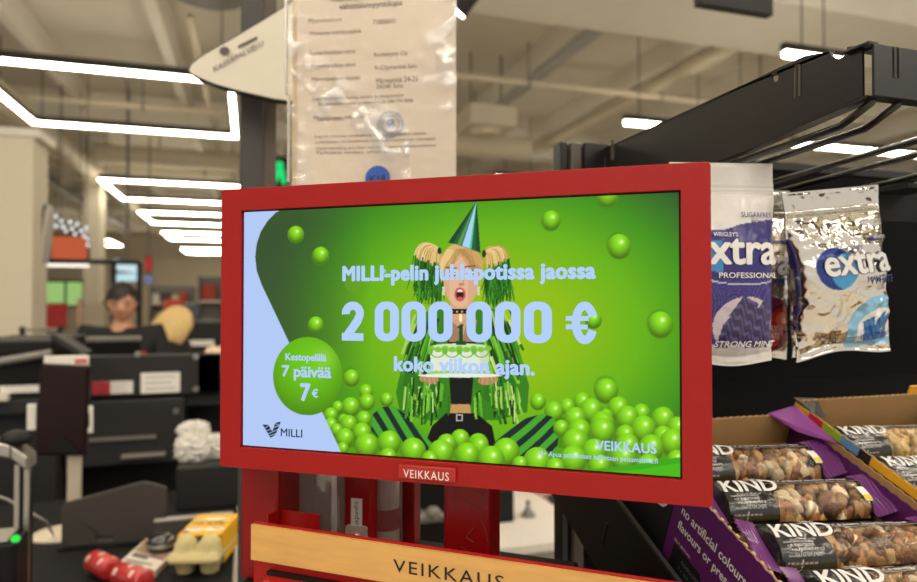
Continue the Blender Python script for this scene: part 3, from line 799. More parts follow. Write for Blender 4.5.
# cashier's monitor
a = P(76, 341, 3.05); b = P(139, 357, 3.05)
t = thing('till_monitor', 'low black till monitor with a pale top edge in front of the standing cashier', 'monitor', ((a.x + b.x) / 2, a.y, zm))
y = (a.y + b.y) / 2
Mx = Matrix.Translation((0, y, b.z)) @ Matrix.Rotation(R(8), 4, 'X')
MB().box(a.x, b.x, 0, .03, -.02, (a.z - b.z) * 1.0, M=Mx).build('back_shell', M_BLACK, t, bevel=.006)
MB().box(a.x, b.x, -.004, .034, (a.z - b.z) * 1.0, (a.z - b.z) * 1.0 + .016, M=Mx).build('top_edge', M_LITE, t)
MB().tube([((a.x + b.x) / 2, y + .02, b.z + .04), ((a.x + b.x) / 2, y + .04, zm + .01)], .02, 10).build('stand', M_BLACK, t)
MB().box((a.x + b.x) / 2 - .08, (a.x + b.x) / 2 + .08, y - .04, y + .1, zm, zm + .012).build('base', M_BLACK, t)
# tilted dark display beside it
p0 = P(51, 336, 2.2); p1 = P(83, 356, 2.2)
t = thing('tilted_display', 'slanting dark till display at the end of the long counter', 'display', tuple(p1))
dv = (p1 - p0).normalized(); nv = Vector((dv.z, 0, -dv.x))
L = (p1 - p0).length
Mx = Matrix(((dv.x, 0, nv.x, p0.x), (dv.y, 1, nv.y, p0.y), (dv.z, 0, nv.z, p0.z), (0, 0, 0, 1)))
MB().box(0, L, 0, .12, -.010, .010, M=Mx).build('panel', M_BODY, t, bevel=.004, fix=True)
m = MB(); pm = p0.lerp(p1, .8); m.tube([pm + Vector((0, .08, 0)), (pm.x, pm.y + .08, zs3 - .02), (pm.x - .12, Y2 + .04, zs3 - .02)], .014, 8); m.build('arm', M_BLACK, t)

# near belt
ZB = .86
c0 = PZ(246, 575, ZB)
xb1 = -.034; xb0 = -1.5; yb0 = 1.02; yb1 = 2.25
t = thing('packing_belt', 'black packing belt with a low steel rim, carrying the shopping', 'counter', ((xb0 + xb1) / 2, (yb0 + yb1) / 2, 0))
MB().box(xb0, xb1, yb0, yb1, ZB - .03, ZB).build('belt', M_BELT, t, bevel=.006)
MB().box(xb0 + .03, xb1 - .03, yb0 + .03, yb1 - .03, 0, ZB - .03).build('body', M_BODY, t)
# low bar across the belt
a = PZ(153, 549, ZB); b = PZ(233, 541, ZB); top = .062
t = thing('belt_divider', 'low grey bar across the belt behind the egg carton', 'divider', tuple((a + b) / 2))
d = (b - a).normalized(); n = Vector((-d.y, d.x, 0))
Mx = Matrix(((d.x, n.x, 0, a.x), (d.y, n.y, 0, a.y), (0, 0, 1, ZB), (0, 0, 0, 1)))
L = (b - a).length
MB().box(0, L, 0, .02, 0, top, M=Mx).build('bar', mat('divider_grey', (66, 64, 62), .5), t, bevel=.003)
MB().box(0, L, -.002, .022, top, top + .006, M=Mx).build('cap_strip', M_STEEL, t, bevel=.002)
# big partition plate
a = PZ(61, 549, ZB); b = PZ(166, 541, ZB); a.z = b.z = ZB
t = thing('partition_plate', 'dark brown-grey partition plate with cut corners standing on the belt', 'partition', tuple((a + b) / 2))
d = (b - a).normalized(); n = Vector((-d.y, d.x, 0)); L = (b - a).length
h = lambda px, py: ((PZ(px, 549, ZB) - a).dot(d), 0)
k = a.length
dd = (a - EYE).dot(_F)
def hz(px, py, s):     # height on the plate for a measured point
    q = a.lerp(b, s); q2 = ray(px, py); tt = q.y / q2.y; return EYE.z + q2.z * tt - ZB
prof = [(0, 0), (L, 0), (L, hz(166, 488, 1)), (L * .88, hz(157, 484, .9)), (L * .78, hz(145, 482, .8)), (L * .7, hz(135, 484, .7)), (L * .1, hz(72, 501, .1)), (L * .03, hz(64, 503, .03)), (0, hz(61, 507, 0))]
M_PLATE = mat('partition_brown_grey', (66, 59, 54), .55, var=.06, scale=15)
o = MB().plate(prof, lambda u, v, s: a + d * u + n * s + Vector((0, 0, v)), 0, .012, [rrect(L * .33, L * .49, .012, .026, .003)]).build('plate', M_PLATE, t, fix=True, bevel=.002)
MB().box(0, L, -.02, .03, 0, .006, M=Matrix(((d.x, n.x, 0, a.x), (d.y, n.y, 0, a.y), (0, 0, 1, ZB), (0, 0, 0, 1)))).build('foot_rail', M_BLACK, t)

# dark box with crinkled white bags
a = PV(176, 468, 2.02); b = PV(250, 530, 2.02)
t = thing('bag_bin', 'dark square bin holding crinkled white bags, beside the red screen', 'bin', ((a.x + b.x) / 2, 2.1, ZB))
MB().box(a.x, b.x, 2.02, 2.22, ZB, a.z).build('body', M_BODY, t, bevel=.006)
def crumple(name, label, c, r, seed, m, cat='bag', sq=(1, 1, 1), group='crinkled white bags'):
    rg = random.Random(seed); mb = MB()
    mb.ball(c, r, 44)
    ph = [(rg.uniform(0, 6), rg.uniform(20, 60) / r * .05, Vector((rg.gauss(0, 1), rg.gauss(0, 1), rg.gauss(0, 1))).normalized()) for _ in range(9)]
    vs = []
    for q in mb.v:
        q = Vector(q) - Vector(c); k = 1
        for p, f, dr in ph: k += .10 * abs(math.sin(p + f * 22 * q.dot(dr))) - .05
        vs.append(tuple(Vector((q.x * sq[0], q.y * sq[1], q.z * sq[2])) * k + Vector(c)))
    mb.v = vs
    return tag(mb.build(name, m), label, cat, group)
M_BAGW = mat('white_bag_film', (212, 206, 198), .35, var=.25, scale=26)
ct = PV(195, 448, 2.12)
zt2 = a.z
crumple('carrier_bag', 'crinkled white bag sticking up from the dark bin, biggest one', (ct.x, 2.12, zt2 + .034), .046, 3, M_BAGW, sq=(1.1, .9, 1.0))
ct = PV(216, 456, 2.12)
crumple('carrier_bag', 'crinkled white bag in the dark bin, half behind the red screen', (ct.x, 2.13, zt2 + .03), .036, 5, M_BAGW, sq=(1, .9, .95))
ct = PV(197, 436, 2.12)
crumple('carrier_bag', 'crinkled white bag lying on top of the two others in the dark bin', (ct.x - .01, 2.14, zt2 + .083), .034, 8, M_BAGW, sq=(1.2, .9, .7))
crumple('carrier_bag', 'crinkled white and orange bag on the till counter beside the red screen', (PV(217, 362, Y1 + .2).x, Y1 + .2, PV(217, 363, Y1 + .2).z), .062, 9, mat('orange_white_bag', (214, 190, 168), .4, var=.3, scale=9), sq=(.9, .9, .95))

zq = PV(217, 363, Y1 + .2).z - .056
tag(cub('till_box', M_BLACK, PV(217, 362, Y1 + .2).x - .06, PV(217, 362, Y1 + .2).x + .10, Y1 + .1, Y1 + .3, zm, zq, bevel=.004), 'small dark box on the till counter under the white and orange bag', 'box')
# customer display: dark red-black slab on a pale pole
zd = ZB
c = PZ(50, 536, zd)
t = thing('customer_terminal', 'dark red-black slab on a pale pole with an oval foot, at the belt', 'terminal', tuple(c))
MB().lathe([(.062, 0), (.062, .004), (.05, .012), (.02, .016)], 28, M=Matrix.Translation((c.x + .035, c.y, zd)) @ Matrix.Scale(1.3, 4, (1, 0, 0))).build('foot', mat('pale_foot', (206, 192, 170), .5), t, smooth=False)
pp = PV(74.5, 480, c.y); pt2 = PV(74.5, 440, c.y)
MB().box(pp.x - .015, pp.x + .015, c.y - .012, c.y + .012, zd + .01, pt2.z + .08).build('pole', mat('pale_pole', (196, 182, 162), .45), t, bevel=.004)
yt = c.y - .03
sp = [PV(41, 363, yt), PV(89, 366, yt), PV(86, 456, yt), PV(33, 456, yt)]
M_SLAB2 = mat('dark_red_gloss', (30, 5, 5), .35, var=.25, scale=6, spec=.25)
vs = sp + [p + Vector((0, .03, 0)) for p in sp]
MB().add(vs, [(0, 3, 2, 1), (4, 5, 6, 7), (0, 1, 5, 4), (1, 2, 6, 5), (2, 3, 7, 6), (3, 0, 4, 7)]).build('slab', M_SLAB2, t, fix=True, bevel=.006)
m = MB(); q0 = PV(46, 452, yt - .001); q1 = PV(80, 452, yt - .001); q2 = PV(64, 436, yt - .001)
m.add([q0, q1, q2, q0 + Vector((0, -.004, 0)), q1 + Vector((0, -.004, 0)), q2 + Vector((0, -.004, 0))], [(0, 2, 1), (3, 4, 5), (0, 1, 4, 3), (1, 2, 5, 4), (2, 0, 3, 5)]).build('card_slot', M_BLACK, t, fix=True)
for (x0, x1, y0, y1) in ((27, 36, 404, 430), (82, 93, 406, 433)):
    a = PV(x0, y0, yt + .01); b = PV(x1, y1, yt + .01)
    o = MB().box(a.x, b.x, yt + .008, yt + .014, b.z, a.z).build('side_card', M_WHITE, t, bevel=.002)
    if x0 > 50:
        a = PV(x0 + 4, y0 + 7, yt + .006); b = PV(x1 - 4, y1 - 6, yt + .006); MB().box(a.x, b.x, yt + .004, yt + .008, b.z, a.z).build('print', M_INK, o)
a = PV(44, 356, yt + .01); b = PV(89, 365, yt + .01)
o = MB().box(a.x, b.x, yt + .006, yt + .014, b.z, a.z).build('top_card', M_WHITE, t, bevel=.002)
a2 = PV(75, 359, yt + .005); b2 = PV(87, 363, yt + .005); MB().box(a2.x, b2.x, yt + .003, yt + .006, b2.z, a2.z).build('print', mat('pink_red_print', (206, 110, 100), .6), o)

# steel arch of the hand-scanner stand
y = 1.42
t = thing('scanner_arch', 'steel arched stand with a black stem at the picture edge, on the belt', 'stand', tuple(PV(26, 550, y)))
L0 = PV(-12, 445, y); L1 = PV(16, 448, y); L2 = PV(31, 460, y)
pts = [PV(-14, 446, y), PV(2, 446, y), PV(16, 449, y), PV(32, 461, y)]
m = MB()
for i in range(3):
    p, q = pts[i], pts[i + 1]
    vs = [p + Vector((0, -.03, -.012)), q + Vector((0, -.03, -.012)), q + Vector((0, -.03, .012)), p + Vector((0, -.03, .012))]
    vs += [k + Vector((0, .06, 0)) for k in vs]
    m.add(vs, [(0, 1, 2, 3), (7, 6, 5, 4), (0, 4, 5, 1), (3, 2, 6, 7), (0, 3, 7, 4), (1, 5, 6, 2)])
m.build('arch_top', M_STEEL, t, fix=True, bevel=.003)
b0 = PZ(24, 548, ZB)
xc = PV(25, 500, y).x; zt3 = PV(25, 462, y).z
MB().box(xc - .008, xc + .008, y - .02, y + .02, ZB, zt3).build('stem', M_BLACK, t)
for px in (20.5, 30):
    x = PV(px, 500, y).x; MB().box(x - .004, x + .004, y - .022, y - .012, ZB, zt3).build('stem_edge', M_STEEL, t)
MB().lathe([(.028, 0), (.026, .012), (.018, .02), (.004, .024)], 16, M=Matrix.Translation(PV(16, 447, y) + Vector((0, .0, .008)))).build('knob', M_BLACK, t, smooth=True)
t = thing('scanner_cable', 'thin pale cable curving behind the steel arch', 'cable', tuple(PV(30, 520, 1.6)))
MB().tube([PV(-8, 494, 1.62), PV(8, 500, 1.6), PV(30, 512, 1.58), PV(46, 522, 1.57), PZ(54, 536, ZB + .004), PZ(40, 540, ZB + .004)], .0035, 8).build('cord', M_LITE, t, smooth=True)
# card reader with a green light
y = 1.36
a = PV(-14, 540, y); b = PV(21, 575, y)
t = thing('card_reader', 'black card reader with a small green light in the bottom corner', 'card reader', ((a.x + b.x) / 2, y, ZB))
MB().box(a.x, b.x, y - .03, y + .05, ZB, a.z).build('body', M_BLACK, t, bevel=.006)
MB().box(a.x, PV(13, 540, y).x, y - .025, y + .045, a.z, a.z + .005).build('lid', M_STEEL, t, bevel=.002)
p = PV(15.5, 541, y - .03)
MB().ball(p + Vector((0, 0, .004)), (.008, .006, .007), 10).build('status_light', lamp_mat('green_led', (60, 235, 80), 1.0), t)

# shopping: egg carton, magazine, tin lid, red sweet rolls
M_PULP = mat('egg_pulp', (196, 180, 128), .85, var=.08, scale=120, bump=.3)
def on_belt(px, py): return PZ(px, py, ZB)
e0 = on_belt(183, 583); e1 = on_belt(212, 545)
ex = Vector((.88, .30, 0)).normalized(); 
f0 = on_belt(175, 578); f1 = on_belt(222, 570)
ctr = on_belt(206, 562)
dirv = (on_belt(222, 536) - on_belt(188, 576)); dirv.z = 0; dl = dirv.length; dirv.normalize(); perp = Vector((dirv.y, -dirv.x, 0))
ang = math.atan2(dirv.y, dirv.x) - math.pi / 2
t = thing('egg_carton', 'egg carton of pale pulp under a yellow printed sleeve, on the belt', 'egg carton', (ctr.x, ctr.y, ZB), (0, 0, ang))
W, D = .098, .17
t.scale = (1.1, 1.12, 1.1)
m = MB()
for i in range(2):
    for j in range(3):
        cx, cy = (i - .5) * .047, (j - 1) * .048
        m.lathe([(.014, 0), (.017, .002), (.023, .032)], 14, M=Matrix.Translation((cx, cy, 0)))
m.plate(rrect(-W / 2, W / 2, -D / 2, D / 2, .012), lambda u, v, s: (u, v, s), .030, .036)
m.build('tray', M_PULP, t, local=True)
n = 48; u = np.linspace(-1, 1, 40); v = np.linspace(-1, 1, 60); U, V = np.meshgrid(u, v)
Z = np.zeros_like(U)
for i in range(2):
    for j in range(3):
        cx, cy = (i - .5) * .047, (j - 1) * .048
        r2 = ((U * W / 2 - cx) ** 2 + (V * D / 2 - cy) ** 2) / .0245 ** 2
        Z = np.maximum(Z, .030 * np.sqrt(np.clip(1 - r2, 0, 1)) + .008 * (r2 < 1.3))
ed = np.clip(np.minimum(1 - abs(U), 1 - abs(V)) * 8, 0, 1); Z = .036 + np.maximum(Z, .010) * ed
MB().grid(np.stack([U * W / 2, V * D / 2, Z], -1)).build('lid', M_PULP, t, local=True, smooth=True)
ya, yb = -.042, D / 2 + .002
M_YEL = mat('yellow_sleeve', (226, 168, 24), .5, var=.05)
pr = [(-W / 2 - .002, .018), (-W / 2 + .006, .070), (W / 2 - .006, .070), (W / 2 + .002, .018)]
m = MB(); vs = [(x, y, z) for y in (ya, yb) for x, z in pr] + [(x * .97, y, z - .0015) for y in (ya, yb) for x, z in pr]
m.add(vs, [(0, 1, 5, 4), (1, 2, 6, 5), (2, 3, 7, 6), (8, 12, 13, 9), (9, 13, 14, 10), (10, 14, 15, 11), (0, 8, 9, 1), (1, 9, 10, 2), (2, 10, 11, 3), (4, 5, 13, 12), (5, 6, 14, 13), (6, 7, 15, 14)])
sl = m.build('sleeve', M_YEL, t, local=True, fix=True)
fl = lambda x, y: (x, y, .0706)
for o_ in (rrect(-.026, .026, .048, .062, .004), circ(-.02, -.012, .018, 16, .008), circ(.018, -.009, .02, 16, .011)):
    MB().plate(o_, lambda a, b, s: (a, b, s), .0702, .0706).build('white_print', M_WHITE, sl, local=True, fix=True)
m = MB(); m.text('10 KPL', fl, -.034, .018, .066, .02, bold=.02); m.build('lettering', mat('brown_ink', (120, 80, 20), .6), sl, local=True)
m = MB(); m.plate(circ(-.034, -.022, .007, 12), lambda a, b, s: (a, b, s), .0702, .0708); m.build('blue_mark', mat('blue_mark', (70, 80, 150), .5), sl, local=True, fix=True)

a, b, c2, d2 = on_belt(118, 571), on_belt(156, 578), on_belt(176, 556), on_belt(146, 545)
t = thing('magazine', 'thin printed booklet lying on the belt between the red rolls and the egg carton', 'booklet', tuple((a + c2) / 2))
m = MB(); q4 = [a, b, c2, d2]
def bl(u, v): return (a.lerp(b, u)).lerp(d2.lerp(c2, u), v)
vs = [q + Vector((0, 0, .001)) for q in q4] + [q + Vector((0, 0, .016)) for q in q4]
m.add(vs, [(0, 3, 2, 1), (4, 5, 6, 7), (0, 1, 5, 4), (1, 2, 6, 5), (2, 3, 7, 6), (3, 0, 4, 7)]).build('pages', M_PAPER, t, fix=True)
m = MB(); z16 = Vector((0, 0, .0165))
def patch(u0, u1, v0, v1, mi): m.add([bl(u0, v0) + z16, bl(u1, v0) + z16, bl(u1, v1) + z16, bl(u0, v1) + z16], [(0, 1, 2, 3)], mi)
patch(.04, .96, .5, .96, 0); patch(.1, .55, .3, .46, 1); patch(.08, .8, .14, .2, 1); patch(.1, .6, .06, .1, 1); patch(.55, .95, .42, .5, 2)
m.build('print', [mat('mag_brown', (150, 124, 96), .6, var=.35, scale=30), mat('mag_grey', (110, 100, 92), .6), mat('mag_plum', (110, 72, 90), .6)], t)
c = on_belt(163, 556)
t = thing('glossy_lid', 'small dark glossy tub on the booklet beside the egg carton', 'tub', (c.x, c.y, ZB + .0165))
MB().lathe([(.03, 0), (.034, .004), (.036, .018), (.03, .03), (.012, .036)], 24, M=Matrix.Translation((c.x, c.y, ZB + .0165))).build('body', mat('dark_gloss', (40, 38, 36), .12, coat=.6), t, smooth=True)
MB().lathe([(.0372, .012), (.0376, .016), (.0368, .018)], 24, M=Matrix.Translation((c.x, c.y, ZB + .0165))).build('rim', M_STEEL, t)
M_REDW = mat('red_wrapper', (186, 44, 44), .3, coat=.4, var=.12, scale=40)
M_PINKW = mat('pale_wrapper_band', (226, 196, 180), .4)
for k, (p0, p1, lab) in enumerate((((94, 577), (112, 577), 'red wrapped roll with pale bands on the belt, farther of two'), ((121, 590), (143, 590), 'red wrapped roll with pale bands cut by the bottom edge of the picture'))):
    p = on_belt(*p0); q = on_belt(*p1); r = .024
    c = (p + q) / 2
    t = thing('sweet_roll', lab, 'packet', (c.x, c.y, ZB), group='red rolls on the belt')
    dr = (q - p).normalized(); dr = (_R * .80 - Vector((_F.x, _F.y, 0)) * .6).normalized() if k == 0 else (_R * .88 - Vector((_F.x, _F.y, 0)) * .48).normalized()
    up = Vector((0, 0, r + .001)); H = .042
    MB().tube([c - dr * H * 1.06 + up, c - dr * H + up, c - dr * H * .9 + up, c + dr * H * .9 + up, c + dr * H + up, c + dr * H * 1.06 + up], [r * .5, r * .86, r, r, r * .86, r * .5], 20).build('wrapper', M_REDW, t, smooth=True)
    sd_ = dr.cross(Vector((0, 0, 1))).normalized()
    for s, a0_ in ((-.78, 20), (-.2, 75), (.35, 30), (.1, 130), (-.6, 120), (.72, 95)):      # pale printed patches around the roll
        m = MB(); g = np.zeros((5, 9, 3))
        for i in range(5):
            for j in range(9):
                an = R(a0_ + 34 * j / 8.0); q_ = c + up + dr * H * (s + .22 * i / 4.0) + (sd_ * math.cos(an) + Vector((0, 0, 1)) * math.sin(an)) * (r * 1.012)
                g[i, j] = q_
        m.grid(g).build('pale_patch', M_PINKW, t, smooth=True)

# behind the stand: another till with a white top, seen between the red posts
a = PV(478, 550, 2.3); ztab = PV(520, 545, 2.3).z
x0, x1 = PV(470, 560, 2.3).x, PV(600, 560, 2.3).x
t = thing('white_counter', 'white-topped low counter seen between the red post and the rack post', 'counter', ((x0 + x1) / 2, 2.5, 0))
MB().box(x0, x1, 2.3, 3.2, ztab - .04, ztab).build('top', mat('white_laminate', (214, 206, 196), .4), t, bevel=.006)
MB().box(x0 + .02, x1 - .02, 2.34, 3.15, 0, ztab - .04).build('body', mat('light_grey_panel', (150, 142, 134), .5), t)
p = PV(504, 530, 2.55)
o = tag(cub('black_box', M_BLACK, p.x - .08, p.x + .045, 2.55, 2.66, ztab, ztab + .13, bevel=.004), 'small black box on the white-topped counter', 'box')
p = PV(528, 528, 2.6)
t = thing('desk_bell', 'tiny dark figure-shaped bell on the white-topped counter', 'bell', (p.x, 2.6, ztab))
MB().lathe([(.03, 0), (.028, .01), (.012, .03), (.006, .05)], 14, M=Matrix.Translation((p.x, 2.6, ztab))).build('body', M_GREYMET, t, smooth=True)
MB().ball((p.x, 2.6, ztab + .058), .011, 10).build('knob', M_GREYMET, t)
a = PV(488, 488, 3.4); b = PV(560, 530, 3.4)
t = thing('dark_display', 'dark notice board with a white letter C behind the white-topped counter', 'board', ((a.x + b.x) / 2, 3.4, 0))
MB().box(a.x - .1, b.x, 3.4, 3.44, .02, a.z + .25).build('board', mat('board_dark', (44, 44, 42), .6), t)
MB().box(a.x - .1, b.x, 3.36, 3.5, 0, .02).build('foot', M_BLACK, t)
m = MB(); f = lambda x, z: (x, 3.398, z)
l0 = PV(500, 508, 3.4); l1 = PV(508, 492, 3.4)
m.text('C', f, l0.x, l0.z, l1.x - l0.x, l1.z - l0.z, bold=.03)
l0 = PV(499, 523, 3.4); l1 = PV(509, 515, 3.4); m.text('Co', f, l0.x, l0.z, l1.x - l0.x, l1.z - l0.z, bold=.01)
m.build('lettering', mat('chalk_green_white', (196, 204, 190), .6), t)
for (x0, x1, y0, y1, mm, nm) in ((517, 530, 493, 510, M_PINKW, 'pale_notice'), (534, 548, 494, 508, mat('rose_notice', (150, 110, 110), .6), 'rose_notice')):
    p = PV(x0, y0, 3.395); q = PV(x1, y1, 3.395); MB().box(p.x, q.x, 3.394, 3.399, q.z, p.z).build(nm, mm, t)
p = PV(548, 508, 2.9)
o = tag(cub('carton', mat('pale_carton', (206, 184, 158), .6), p.x - .06, p.x + .2, 2.85, 3.05, ztab, ztab + .12, bevel=.004), 'pale carton on the white-topped counter, near the rack post', 'box')
# dark till side panels that close the view behind the stand
x0, x1 = PV(290, 520, 1.9).x, PV(448, 520, 1.9).x
t = thing('till_partition', 'dark till side panel seen behind the clear leaflet pocket', 'counter', ((x0 + x1) / 2, 1.9, 0))
MB().box(x0, x1, 1.9, 2.0, 0, 1.02).build('panel', M_BLACK, t, bevel=.004)
MB().box(x0, x1, 1.88, 2.1, 1.02, 1.05).build('top', M_DGREY, t, bevel=.004)
m = MB(); c = PV(426, 518, 1.84)
t2 = thing('metal_clip', 'greyish metal knob clamp on the dark till side', 'clamp', tuple(c))
MB().tube([c + Vector((-.03, 0, 0)), c + Vector((.05, 0, .0))], .014, 12).build('stem', M_GREYMET, t2)
MB().ball(c + Vector((.02, 0, .012)), (.024, .024, .02), 12).build('knob', M_GREYMET, t2)
MB().tube([c + Vector((.0, 0, 0)), c + Vector((.0, .06, 0))], .009, 10).build('screw', M_GREYMET, t2)

# ------------------------------------------------------------------ red lottery display
Fh = Vector((math.sin(YAW), math.cos(YAW), 0))
DC = EYE + _R * -0.01429 + Fh * 0.50095 + Vector((0, 0, -0.02201))     # centre of the screen
DYAW = -R(16.917) - YAW
DX = Vector((math.cos(DYAW), math.sin(DYAW), 0)); DY = Vector((-math.sin(DYAW), math.cos(DYAW), 0))
ZC = P(245, 568, .611).z                     # top of the cabinet under the display
dsp = thing('lottery_display', 'red framed screen on red posts showing a green party advert', 'display', (DC.x, DC.y, ZC), (0, 0, DYAW))
SW, SH = .345, .345 * 9 / 16
ZS = DC.z - ZC                               # screen centre above the cabinet, local
# the advert, measured off as a flat picture: screen metres -> picture units
PIC = np.array([[995.06, 15.19, 439.66], [-175.51, -1308.81, 330.98], [-.58127, .033125, 1.0]])
PINV = np.linalg.inv(PIC)
def loc(px, py):
    q = PINV @ np.array([px, py, 1.0]); return q[0] / q[2], q[1] / q[2]

def paint_advert(w, h):
    x = (np.arange(w) + .5) / w * SW - SW / 2; z = SH / 2 - (np.arange(h) + .5) / h * SH
    gx, gz = np.meshgrid(x, z)
    q = np.einsum('ij,jkl->ikl', PIC, np.stack([gx, gz, np.ones_like(gx)]))
    X, Y = q[0] / q[2], q[1] / q[2]
    I = np.zeros((h, w, 3))
    rg = np.random.RandomState(3)
    A = lambda c: np.array(c, float)
    def lay(m, c, a=1.0):
        if isinstance(c, np.ndarray) and c.ndim == 3: I[m] = I[m] * (1 - a) + c[m] * a
        else: I[m] = I[m] * (1 - a) + A(c) * a
    def ell(cx, cy, rx, ry=None, rot=0):
        ry = ry or rx; c, s = math.cos(rot), math.sin(rot); u = (X - cx) * c + (Y - cy) * s; v = -(X - cx) * s + (Y - cy) * c
        return (u / rx) ** 2 + (v / ry) ** 2
    def poly(p):
        xs = [a for a, _ in p]; ys = [b for _, b in p]
        m = np.zeros(X.shape, bool)
        bb = (X >= min(xs)) & (X <= max(xs)) & (Y >= min(ys)) & (Y <= max(ys))
        xx, yy = X[bb], Y[bb]; k = np.zeros(xx.shape, bool)
        for i in range(len(p)):
            (x0, y0), (x1, y1) = p[i], p[i - 1]
            if y0 == y1: continue
            k ^= ((y0 > yy) != (y1 > yy)) & (xx < (x1 - x0) * (yy - y0) / (y1 - y0) + x0)
        m[bb] = k; return m
    def line(x0, y0, x1, y1, wd, c, wd2=None):
        dx, dy = x1 - x0, y1 - y0; L = math.hypot(dx, dy); t = ((X - x0) * dx + (Y - y0) * dy) / L ** 2
        dist = abs((X - x0) * dy - (Y - y0) * dx) / L
        lay((t > 0) & (t < 1) & (dist < (wd + ((wd2 if wd2 is not None else wd) - wd) * t) / 2), c)
    # backdrop: lime glow in the middle, deep green corners
    r = np.sqrt(((X - 500) / 165) ** 2 + ((Y - 330) / 120) ** 2)
    stops = [(0, (158, 196, 14)), (.45, (140, 188, 14)), (.85, (104, 178, 18)), (1.2, (66, 146, 24)), (1.55, (46, 92, 40)), (2.2, (44, 76, 44))]
    for k in range(3): I[..., k] = np.interp(r, [s[0] for s in stops], [s[1][k] for s in stops])
    lf = np.clip((372 - X) / 90, 0, 1)[..., None] * np.clip((430 - Y) / 90, .25, 1)[..., None]; I[:] = I * (1 - lf * .75) + A((58, 78, 46)) * lf * .75
    tp = np.clip((225 - Y) / 40, 0, .5)[..., None] * np.clip((520 - X) / 60, 0, 1)[..., None]; I[:] = I * (1 - tp * .25) + A((72, 150, 40)) * tp * .25
    def ball(cx, cy, rad, halo=0):
        ry = rad * 1.06
        if halo: lay((ell(cx + halo[0], cy + halo[1], rad * 1.02, ry * 1.02) < 1), (60, 130, 26), .35)
        e = ell(cx, cy, rad, ry); m = e < 1
        u = (X - cx) / rad; v = (Y - cy) / ry
        sh = np.clip(1.02 - .30 * (u * u + v * v) - .30 * v - .1 * abs(u), .35, 1.15)[..., None]
        c = np.clip(A((128, 208, 26)) * sh, 0, 255); lay(m, c)
        rim = m & (e > .8) & (v > .1); lay(rim, (92, 170, 20), .5)
        hl = np.exp(-(((X - cx - .18 * rad) / (.17 * rad)) ** 2 + ((Y - cy + .38 * ry) / (.17 * ry)) ** 2))[..., None]
        g2 = np.exp(-(((X - cx - .1 * rad) / (.5 * rad)) ** 2 + ((Y - cy + .3 * ry) / (.45 * ry)) ** 2))[..., None]
        c2 = I * (1 - .25 * g2) + A((170, 236, 70)) * .25 * g2; c2 = c2 * (1 - hl) + A((236, 255, 190)) * hl; lay(m, c2)
    for b in ((296, 235, 8.3, (0, -1)), (321, 256, 8.5, (-1, 1)), (316, 325, 8, 0), (551, 221, 9.5, (-1, 1)), (607, 196, 11.5, (-1, 1)), (619, 247, 12, (-1, -2)),
              (660, 325, 12.8, (-1, -2)), (606, 391, 12, (-1, -3)), (351.6, 378, 8.2, (-1, -2)), (593, 320, 8.6, 0)): ball(*b)
    lay(ell(353, 284, 8, 8.5) < 1, (110, 160, 30), .55)
    # pile of balls
    pile = [(366, 391.6, 7.3), (367, 402, 8.2), (350.7, 407, 9.4), (386.7, 399.5, 6.7), (338, 407, 6), (331, 415, 7.3), (348.7, 424, 8.8), (364, 419, 7.9), (362, 432.5, 9.6), (331, 424.6, 7), (337, 430, 6.4),
            (345, 438, 9.6), (366.8, 446, 12.3), (389, 443, 12), (343, 448, 6), (413, 451, 13), (440.8, 453, 13), (446.6, 444, 10), (460, 439, 9.6), (467, 455.6, 12.6), (479, 446, 10), (388, 457, 9),
            (537.8, 401.7, 8), (553.8, 411.5, 9.8), (567, 406.6, 8), (582, 401.7, 9), (575, 418.7, 11.4), (590.7, 410.5, 11.8), (618, 408, 11), (606, 416, 7), (627, 418, 11.8), (641, 413, 9), (662.6, 419, 11.8),
            (643, 429, 13), (662.6, 436, 10), (677, 428, 11), (602, 424, 12.4), (602, 431, 13), (561, 428, 8), (579, 431, 11.8), (575, 442.5, 13.7), (625, 435, 10), (672, 442.5, 13), (651, 448, 13), (627, 446, 12.4),
            (594, 452, 13), (623, 458, 13.7), (573, 460, 14), (537, 462, 14.4), (599, 466, 11.4), (505.8, 452, 13.7), (478, 444, 10.5), (491, 460, 13.7), (648, 466, 12), (430, 460, 9), (555, 468, 10), (676, 460, 10), (520, 464, 8), (344, 420, 6)]
    lay((Y > 418 + 6 * np.sin(X / 9.0)) & ((X < 384) | (X > 548)), (70, 140, 14)); lay(Y > 447, (84, 160, 18))
    for b in sorted([q for q in pile if q[1] < 420 and (q[0] < 384 or q[0] > 530)], key=lambda q: q[1]): ball(*b)
    # sitting party guest with a cake
    G = [(46, 112, 22), (92, 176, 38), (166, 206, 92), (30, 76, 18), (70, 150, 30), (124, 196, 52), (20, 52, 16), (196, 222, 130)]
    lay(poly([(443, 304), (424, 313), (408, 340), (396, 392), (400, 412), (425, 420), (497, 420), (527, 412), (529, 385), (515, 340), (500, 312), (482, 304)]), (56, 128, 26))
    for k in range(120):
        s = 1 if k % 2 else -1; u = rg.rand()
        xt = 462 + s * (20 + 24 * u + rg.rand() * 8); yt = 308 + rg.rand() * 80; L = 18 + rg.rand() * 34
        xb = xt + s * (2 + 8 * rg.rand() + L * .16); yb = min(yt + L, 424)
        if abs(xt - 462) < 17: continue
        line(xt, yt, xb, yb, 1.6 + rg.rand() * 2.0, G[rg.randint(len(G))], 2.8)
    lay(poly([(452, 318), (473, 318), (476, 345), (471, 405), (451, 404), (447, 345)]), (24, 26, 22))                     # dark top
    lay(poly([(450, 303), (473, 303), (475, 318), (466, 326), (462, 340), (457, 326), (448, 318)]), (214, 166, 126))       # throat
    lay(poly([(447, 320), (477, 320), (474, 342), (449, 342)]), (206, 158, 118), .75)
    lay(poly([(448, 309), (475, 309), (475.5, 313.5), (449, 314)]), (22, 20, 20))
